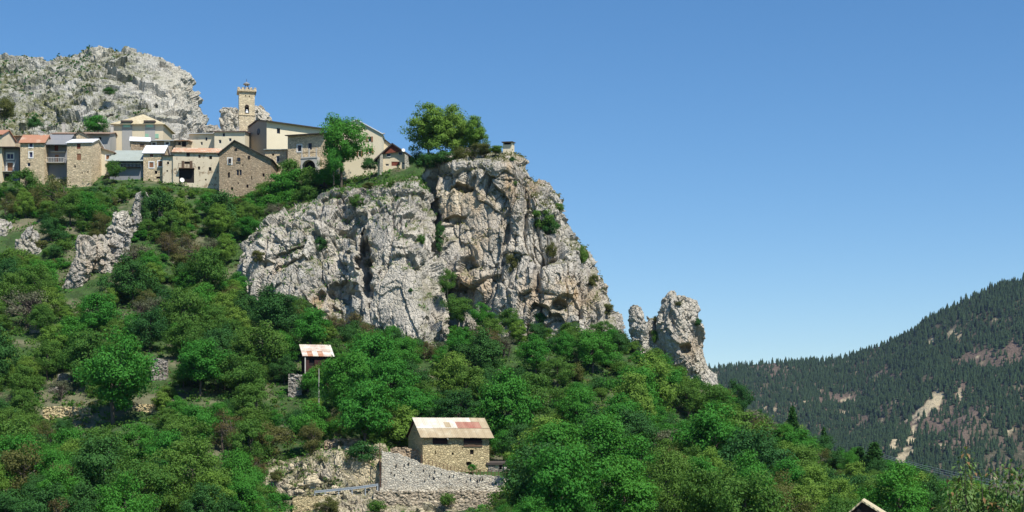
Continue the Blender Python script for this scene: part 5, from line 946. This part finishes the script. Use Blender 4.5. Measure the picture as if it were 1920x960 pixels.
def zone(px, py):
    if py < 480: return 'under the leftmost houses' if px < 200 else 'under the middle village houses' if px < 400 else 'beside the top of the buttress'
    if py < 600: return 'left of the rock ribs' if px < 150 else 'right of the rock ribs' if px < 330 else 'left of the buttress foot' if px < 600 else 'in the gully foot' if px < 960 else 'under the tall right cliff' if px < 1170 else 'beside the twin crags'
    if py < 710: return 'left of the big round tree' if px < 160 else 'above the steep terrace wall' if px < 330 else 'above and left of the tin shed' if px < 560 else 'below the buttress' if px < 760 else 'below the gully' if px < 950 else 'below the tall right cliff' if px < 1140 else 'just below the twin crags'
    if py < 810: return 'on the terrace left of the round tree' if px < 180 else 'right of the round tree' if px < 420 else 'left of the utility pole' if px < 600 else 'between pole and barn' if px < 790 else 'above the barn roof' if px < 950 else 'in the wood right of the barn' if px < 1120 else 'on the spur around the bright tree' if px < 1300 else 'on the spur skyline'
    if py < 900: return 'in the lower left thicket edge' if px < 150 else 'below the round tree' if px < 330 else 'left of the cutting' if px < 510 else 'above the cutting' if px < 720 else 'beside the barn' if px < 960 else 'down right of the barn' if px < 1130 else 'on the lower spur' if px < 1330 else 'below the spur skyline' if px < 1500 else 'near the broad conifer'
    return 'in the bottom left corner' if px < 130 else 'along the bottom left edge' if px < 300 else 'at the bottom left of the cutting' if px < 520 else 'below the guard rail' if px < 720 else 'below the road wall' if px < 920 else 'at the bottom right of the road wall' if px < 1080 else 'at the bottom centre right' if px < 1250 else 'at the bottom of the spur' if px < 1430 else 'left of the gabled hut' if px < 1600 else 'behind the gabled hut' if px < 1740 else 'behind the fruit tree'
LOOK = {'bright': 'bright green leafy tree', 'mid': 'mid green leafy tree', 'dark': 'dark green dense tree', 'lime': 'yellow-green airy tree', 'olive': 'olive brown tree', 'bud': 'reddish budding tree', 'grey': 'sparse greyish tree', 'bush_mid': 'mid green bush', 'bush_bright': 'bright green bush', 'bush_dark': 'dark green bush', 'bush_olive': 'olive bush', 'bush_grey': 'grey twiggy bush'}
def clear_of(px, py, hp, rp, Y):
    if 515 < px < 990 and py - hp < 372 and Y > 300: return False
    pts = np.array([(px, py - hp), (px - rp * .6, py - hp * .85), (px + rp * .6, py - hp * .85), (px - rp, py - hp * .5), (px + rp, py - hp * .5), (px, py - hp * .5), (px, py)])
    for poly in (CLIFF_A, CLIFF_B, CRAG, RIBP, LEFT_OUT, VILLAGE):
        if inpoly(pts, poly).any(): return False
    for x0, y0, x1, y1, Yf in RECTS:
        if Y < Yf + 1 and px + rp > x0 and px - rp < x1 and py > y0 and py - hp < y1: return False
        if abs(Y - Yf) < 5 and x0 < px < x1 and y0 < py: return False
    if px > 1150:
        if py - hp < np.interp(px, [a for a, _ in SKY], [b for _, b in SKY]) - 6: return False
    return True
def occupied(x, y, r, f=.75):
    n = len(PLACED)
    while len(PARR) < n: PARR.append(PLACED[len(PARR)])
    if n > PN[0]: PNP[PN[0]:n] = PARR[PN[0]:n]; PN[0] = n
    A_ = PNP[:n]; return bool((((A_[:, 0] - x) ** 2 + (A_[:, 1] - y) ** 2) < ((A_[:, 2] + r) * f) ** 2).any())
PARR = []; PN = [0]; PNP = np.zeros((4000, 3))
cnt = {}; CAND = []
def scatter(n_try, kinds, hr, wr, f, want, y0=150, y1=344):
    n = 0
    X = rng.uniform(-112, 112, n_try); Yy = y0 + (y1 - y0) * rng.random(n_try); Z = H(X, Yy); nz = fbm(np.stack([X / 22, Yy / 22, 0 * X], 1), 301, 3)
    for x, y, z, q_ in zip(X, Yy, Z, nz):
        p = CX + F * x / y
        if p < -60 or p > 1990: continue
        py = HY - F * z / y
        if py > 1045: continue
        # hidden ground behind the ridge line is left bare
        k = kinds[min(len(kinds) - 1, max(0, int((q_ * .5 + .5 + rt.uniform(-.38, .38)) * len(kinds))))]
        h = rt.uniform(*hr); w = rt.uniform(*wr)
        if p > 1560: h *= .8
        for att in range(3):
            hp = h * F / y; rp = (.42 if not k.startswith('bush') else .62) * w * hp; rad = rp * y / F
            if not occupied(x, y, rad, f) and clear_of(p, py, hp, rp, y): break
            h *= .72
        else: continue
        if py - hp > 962: continue
        g = ground_px(p, py - hp * .6)     # nothing in view of a tree wholly behind the hill
        if g is not None and g.y < y - 25: continue
        PLACED.append((x, y, rad)); zn = zone(p, py); nm, ct = NAME.get(k, ('bush', 'bush')) if k != 'lime' else ('leafy_tree', 'tree'); lab = LOOK[k] + ' ' + zn
        CAND.append((y, x, z, k, h, w, p, py, hp, rp, nm, lab, ct, LOOK[k] + 's ' + zn)); n += 1
        if n >= want: break
    return n
TK = ['mid', 'bright', 'mid', 'dark', 'lime', 'bright', 'mid', 'olive', 'dark', 'mid', 'bright', 'lime', 'grey', 'mid', 'bud', 'bright', 'dark']
n0 = scatter(1500, ['bright', 'mid', 'dark', 'mid', 'lime', 'bright'], (9.5, 12.5), (.8, 1.05), .6, 70)
n1 = scatter(6500, TK, (5.5, 9.0), (.75, 1.15), .52, 400)
n2 = scatter(8000, TK, (3.6, 5.8), (.9, 1.2), .55, 260)
BK = ['bush_mid', 'bush_bright', 'bush_mid', 'bush_dark', 'bush_olive', 'bush_mid', 'bush_bright', 'bush_grey', 'bush_mid']
n3 = scatter(12000, BK, (1.4, 3.2), (.9, 1.3), .58, 420)
n4 = scatter(6000, BK, (1.2, 2.6), (1.0, 1.4), .55, 220, 285, 346)
# a coarse depth buffer of the ground and the rocks: scattered plants that nothing of would show are left out
ZW, ZH = 480, 240; ZB = np.full((ZH, ZW), 1e9)
for j in range(0, ZH):
    for i in range(0, ZW, 2):
        px, py = (i + .5) * 4, (j + .5) * 4
        if py < 230 or (px > 1350 and py < 640): continue
        d_ = Vector(((px - CX) / F, 1, (HY - py) / F)).normalized(); h_ = BV_T.ray_cast(Vector((0, 0, 0)), d_, 600); yv = h_[0].y if h_[0] is not None else 1e9
        ZB[j, i:i + 2] = yv
CAND.sort(key=lambda c: c[0]); cov = np.zeros((ZH, ZW)); groups = {}; jj, ii = np.mgrid[0:ZH, 0:ZW]; jj = (jj + .5) * 4; ii = (ii + .5) * 4
for y, x, z, k, h, w, p, py, hp, rp, nm, lab, ct, gr in CAND:
    m = (((ii - p) / rp) ** 2 + ((jj - (py - hp * .55)) / (hp * .48)) ** 2 < 1); vis_ = m & (cov < .9) & (ZB > y - 6)
    if m.sum() == 0 or vis_.sum() < max(2, .10 * m.sum()): continue
    m2 = (((ii - p) / (rp * .8)) ** 2 + ((jj - (py - hp * .52)) / (hp * .42)) ** 2 < 1); cov[m2] += .95
    o = plant(k, (x, y, z), h, w, nm, lab, ct, gr, sink=.06 * h); groups.setdefault(lab, []).append(o); cnt[k] = cnt.get(k, 0) + 1
ORD = ['leftmost', 'second from the left', 'third from the left', 'fourth from the left', 'fifth from the left', 'sixth from the left', 'seventh from the left', 'eighth from the left', 'ninth from the left', 'tenth from the left']
for lab, L_ in groups.items():
    if len(L_) == 1: continue
    L_.sort(key=lambda o: o.location.x / o.location.y); n = len(L_)
    for i, o in enumerate(L_):
        if n <= 19: w_ = ORD[i] if i < 10 and i <= n // 2 else ORD[n - 1 - i].replace('left', 'right')
        else: w_ = ORD[i] if i < 10 else (ORD[n - 1 - i].replace('left', 'right') if n - 1 - i < 9 else 'middle')
        o['label'] = lab + ', ' + w_
print('THICKET', len(CAND), sum(len(v) for v in groups.values()), cnt, {k: len(v) for k, v in groups.items() if len(v) > 12})
# --- low growth nobody could count
def cover(name, label, n, seed, mat, size, cond, hgt=(.1, .9), per=9):
    r = np.random.default_rng(seed); X = r.uniform(-115, 115, n); Yy = r.uniform(150, 352, n); Z = H(X, Yy); P = np.stack([X, Yy, Z], 1); q_ = pix(P); ok = (q_[:, 0] > -40) & (q_[:, 0] < 1960) & (q_[:, 1] < 1000) & cond(P, q_); P = P[ok]; m = len(P)
    sz = r.uniform(*hgt, m); C = np.repeat(P, per, 0) + r.normal(size=(m * per, 3)) * np.repeat(sz, per)[:, None] * [.5, .5, 0]; C[:, 2] += np.repeat(sz, per) * r.random(m * per); N = r.normal(size=(m * per, 3)) * .7 + [0, -.1, .7]; N /= np.linalg.norm(N, axis=1, keepdims=True)
    V, Fq, rn = leaf_quads(C, N, size, r, 1.6); o = link(name, mesh_np(name, V, Fq, [M[mat]], False, {'rnd': ('FACE', rn)})); tag(o, label, 'undergrowth', kind='stuff'); return o
def scrub(name, label, n, seed, mat, size, cond, hgt, per=34):
    r = np.random.default_rng(seed); X = r.uniform(-115, 115, n); Yy = r.uniform(170, 350, n); Z = H(X, Yy); P = np.stack([X, Yy, Z], 1); q_ = pix(P); ok = (q_[:, 0] > -40) & (q_[:, 0] < 1960) & (q_[:, 1] < 1000) & cond(P, q_); P = P[ok]; m = len(P)
    sz = np.repeat(r.uniform(*hgt, m), per)[:, None]; d = r.normal(size=(m * per, 3)); d /= np.linalg.norm(d, axis=1, keepdims=True); d[:, 2] = np.abs(d[:, 2]); C = np.repeat(P, per, 0) + d * sz * (r.random((m * per, 1)) ** .4) * [1.0, 1.0, .8]; N = d * .7 + r.normal(size=d.shape) * .5; N /= np.linalg.norm(N, axis=1, keepdims=True)
    V, Fq, rn = leaf_quads(C, N, size, r, 1.4); o = link(name, mesh_np(name, V, Fq, [M[mat]], False, {'rnd': ('FACE', rn)})); tag(o, label, 'scrub', kind='stuff'); return o
road_zone = lambda P, q: ~((P[:, 1] > 203) & (P[:, 1] < 219.5) & (q[:, 0] > 500) & (q[:, 0] < 985))
cover('undergrowth', 'leafy green undergrowth between the trees on the hillside', 20000, 401, 'leaf_mid', .34, lambda P, q: road_zone(P, q) & (fbm(P / 7, 403, 3) > -.25), (.2, 1.1))
cover('undergrowth', 'bright low growth and grass clumps on the hillside', 13000, 402, 'leaf_bright', .28, lambda P, q: road_zone(P, q) & (fbm(P / 7, 404, 3) > .0), (.1, .6))
for mt, sd_, lab in (('leaf_mid', 421, 'mid green low scrub on the hillside'), ('leaf_dark', 422, 'dark low scrub on the hillside'), ('leaf_olive', 423, 'olive low scrub on the hillside'), ('leaf_bright', 424, 'bright low scrub on the hillside')): scrub('scrub', lab, 1300, sd_, mt, .26, lambda P, q: road_zone(P, q) & ~inpoly(q, RIBP) & ~inpoly(q, LEFT_OUT), (.4, 1.0))
cover('dry_grass', 'dry yellowish grass tufts on the stony hillside', 5000, 405, 'leaf_olive', .22, lambda P, q: (fbm(P / 6, 406, 3) > -.1) & ((P[:, 1] < 203.8) | (P[:, 1] > 210)), (.1, .4), 7)
def rock_tufts(name, label, P, N, vg, n, seed, mat, size, thr=.45, zmin=-.2):
    r = np.random.default_rng(seed); c = np.where((vg > thr) & (N[:, 2] > zmin))[0]; c = r.choice(c, min(n, len(c)), replace=False); per = 7; sz = r.uniform(.12, .55, len(c)); B = np.repeat(P[c], per, 0) + r.normal(size=(len(c) * per, 3)) * np.repeat(sz, per)[:, None] * .6; B[:, 2] += .1
    nn = r.normal(size=B.shape) * .7 + [0, -.3, .6]; nn /= np.linalg.norm(nn, axis=1, keepdims=True); V, Fq, rn = leaf_quads(B, nn, size, r, 1.5); o = link(name, mesh_np(name, V, Fq, [M[mat]], False, {'rnd': ('FACE', rn)})); tag(o, label, 'tufts', kind='stuff')
rock_tufts('rock_tufts', 'green tufts growing on the grey buttress', PA, NA, VA, 1500, 411, 'leaf_mid', .26); rock_tufts('rock_tufts', 'green tufts growing on the tall right cliff', PB, NB, VB, 1100, 412, 'leaf_olive', .26)
rock_tufts('rock_tufts', 'dry bushes and tufts scattered on the rocky peak', PP, NP, VP, 1300, 413, 'leaf_olive', .34, .6); rock_tufts('rock_tufts', 'green scrub along the top of the rocky peak', PP, NP, np.where((pix(PP)[:, 0] < 170) & (PP[:, 2] > 95), VP + .3, VP - .2), 900, 414, 'leaf_dark', .5, .6)
rock_tufts('rock_tufts', 'green weeds growing on the road cutting', PC, NC, VC, 420, 415, 'leaf_mid', .2, .5)
# ------------------------------------------------------------------ near fruit tree at the lower right
r = np.random.default_rng(77); base = Vector((8.9, 30.0, hz(8.9, 30.0))); e = empty('fruit_tree', base, 0, 'near fruit tree with upright shoots of drooping leaves at the bottom right corner', 'tree'); mb = MB(); C = []; T = []
fork = Vector((0, 0, 2.6)); mb.tube([(0, 0, -.3), (.05, .02, 1.3), fork], [.13, .11, .09], 8)
tips = [(1812, 842), (1796, 868), (1824, 866), (1776, 905), (1840, 898), (1857, 884), (1868, 905), (1880, 876), (1896, 866), (1909, 880), (1925, 870), (1786, 930), (1832, 930), (1890, 915), (1765, 948), (1915, 930), (1945, 880), (1850, 940), (1872, 940), (1805, 945), (1820, 905), (1900, 900), (1870, 890), (1790, 900), (1860, 925), (1775, 955), (1755, 960), (1910, 950)]
for px, py in tips:
    tp = at(px, py, 30 + r.normal() * .7) - base; low = Vector((tp.x * .75 + r.normal() * .08, tp.y * .75, tp.z - r.uniform(1.2, 1.9))); m_ = low.lerp(tp, .5) + Vector((r.normal() * .03, r.normal() * .03, 0)); mb.tube([fork.lerp(low, .0), fork.lerp(low, .6) + Vector((0, 0, .1)), low, m_, tp], [.045, .03, .02, .013, .005], 5)
    L = (tp - low).length
    for k in range(int(L * 85)):
        f = r.random() ** .9; p = low.lerp(m_, f * 2) if f < .5 else m_.lerp(tp, f * 2 - 1); a = r.random() * 6.28; C.append(p + Vector((math.cos(a), math.sin(a), 0)) * r.uniform(.02, .12)); T.append((math.cos(a), math.sin(a), r.uniform(-1.3, .35)))
    for k in range(3): c = m_.lerp(tp, .97); C.append(c); T.append((r.normal() * .4, r.normal() * .4, 1))
for k in range(900):
    d = r.normal(size=3); d /= np.linalg.norm(d); p = Vector((d[0] * 1.3, d[1] * 1.2, 4.0 + d[2] * .9)) ; C.append(p); a = r.random() * 6.28; T.append((math.cos(a), math.sin(a), r.uniform(-1.2, .2)))
V = []; Fq = []; rn = []
for c, t in zip(C, T):
    t = Vector(t).normalized(); sd_ = t.cross(Vector((0, 0, 1))); sd_ = sd_.normalized() if sd_.length > .01 else Vector((1, 0, 0)); up = sd_.cross(t); l = r.uniform(.08, .145); wd = l * .24; b = len(V); q1 = c + t * l * .5 + up * l * .08; q2 = c + t * l - Vector((0, 0, l * .22))
    V += [c, q1 + sd_ * wd, q1 - up * l * .06, q1 - sd_ * wd, q2]; Fq += [(b, b + 1, b + 2), (b, b + 2, b + 3), (b + 1, b + 4, b + 2), (b + 2, b + 4, b + 3)]; rn += [r.random()] * 4
link('crown', mesh_np('crown', np.array([tuple(v) for v in V]), np.array(Fq), [M['leaf_fruit']], False, {'rnd': ('FACE', np.array(rn))}), e); mb.build('trunk', M['bark'], e)

# ------------------------------------------------------------------ air
hm = bpy.data.materials.new('haze'); hm.use_nodes = True; hn = hm.node_tree; hn.nodes.remove(hn.nodes['Principled BSDF']); pv = hn.nodes.new('ShaderNodeVolumePrincipled'); pv.inputs['Density'].default_value = .00003; pv.inputs['Color'].default_value = (.50, .64, 1.0, 1); pv.inputs['Anisotropy'].default_value = .2
hn.links.new(pv.outputs[0], hn.nodes['Material Output'].inputs['Volume'])
ex = np.array([gx.min(), gx.max(), gy.min(), gy.max()]); hb = MB().box(ex[0] - 50, ex[1] + 50, ex[2] - 50, ex[3] + 50, min(TV[:, 2].min(), MP[:, 2].min()) - 2, MP[:, 2].max() + 25).build('haze', hm); tag(hb, 'thin bluish air haze over the whole valley', kind='stuff')
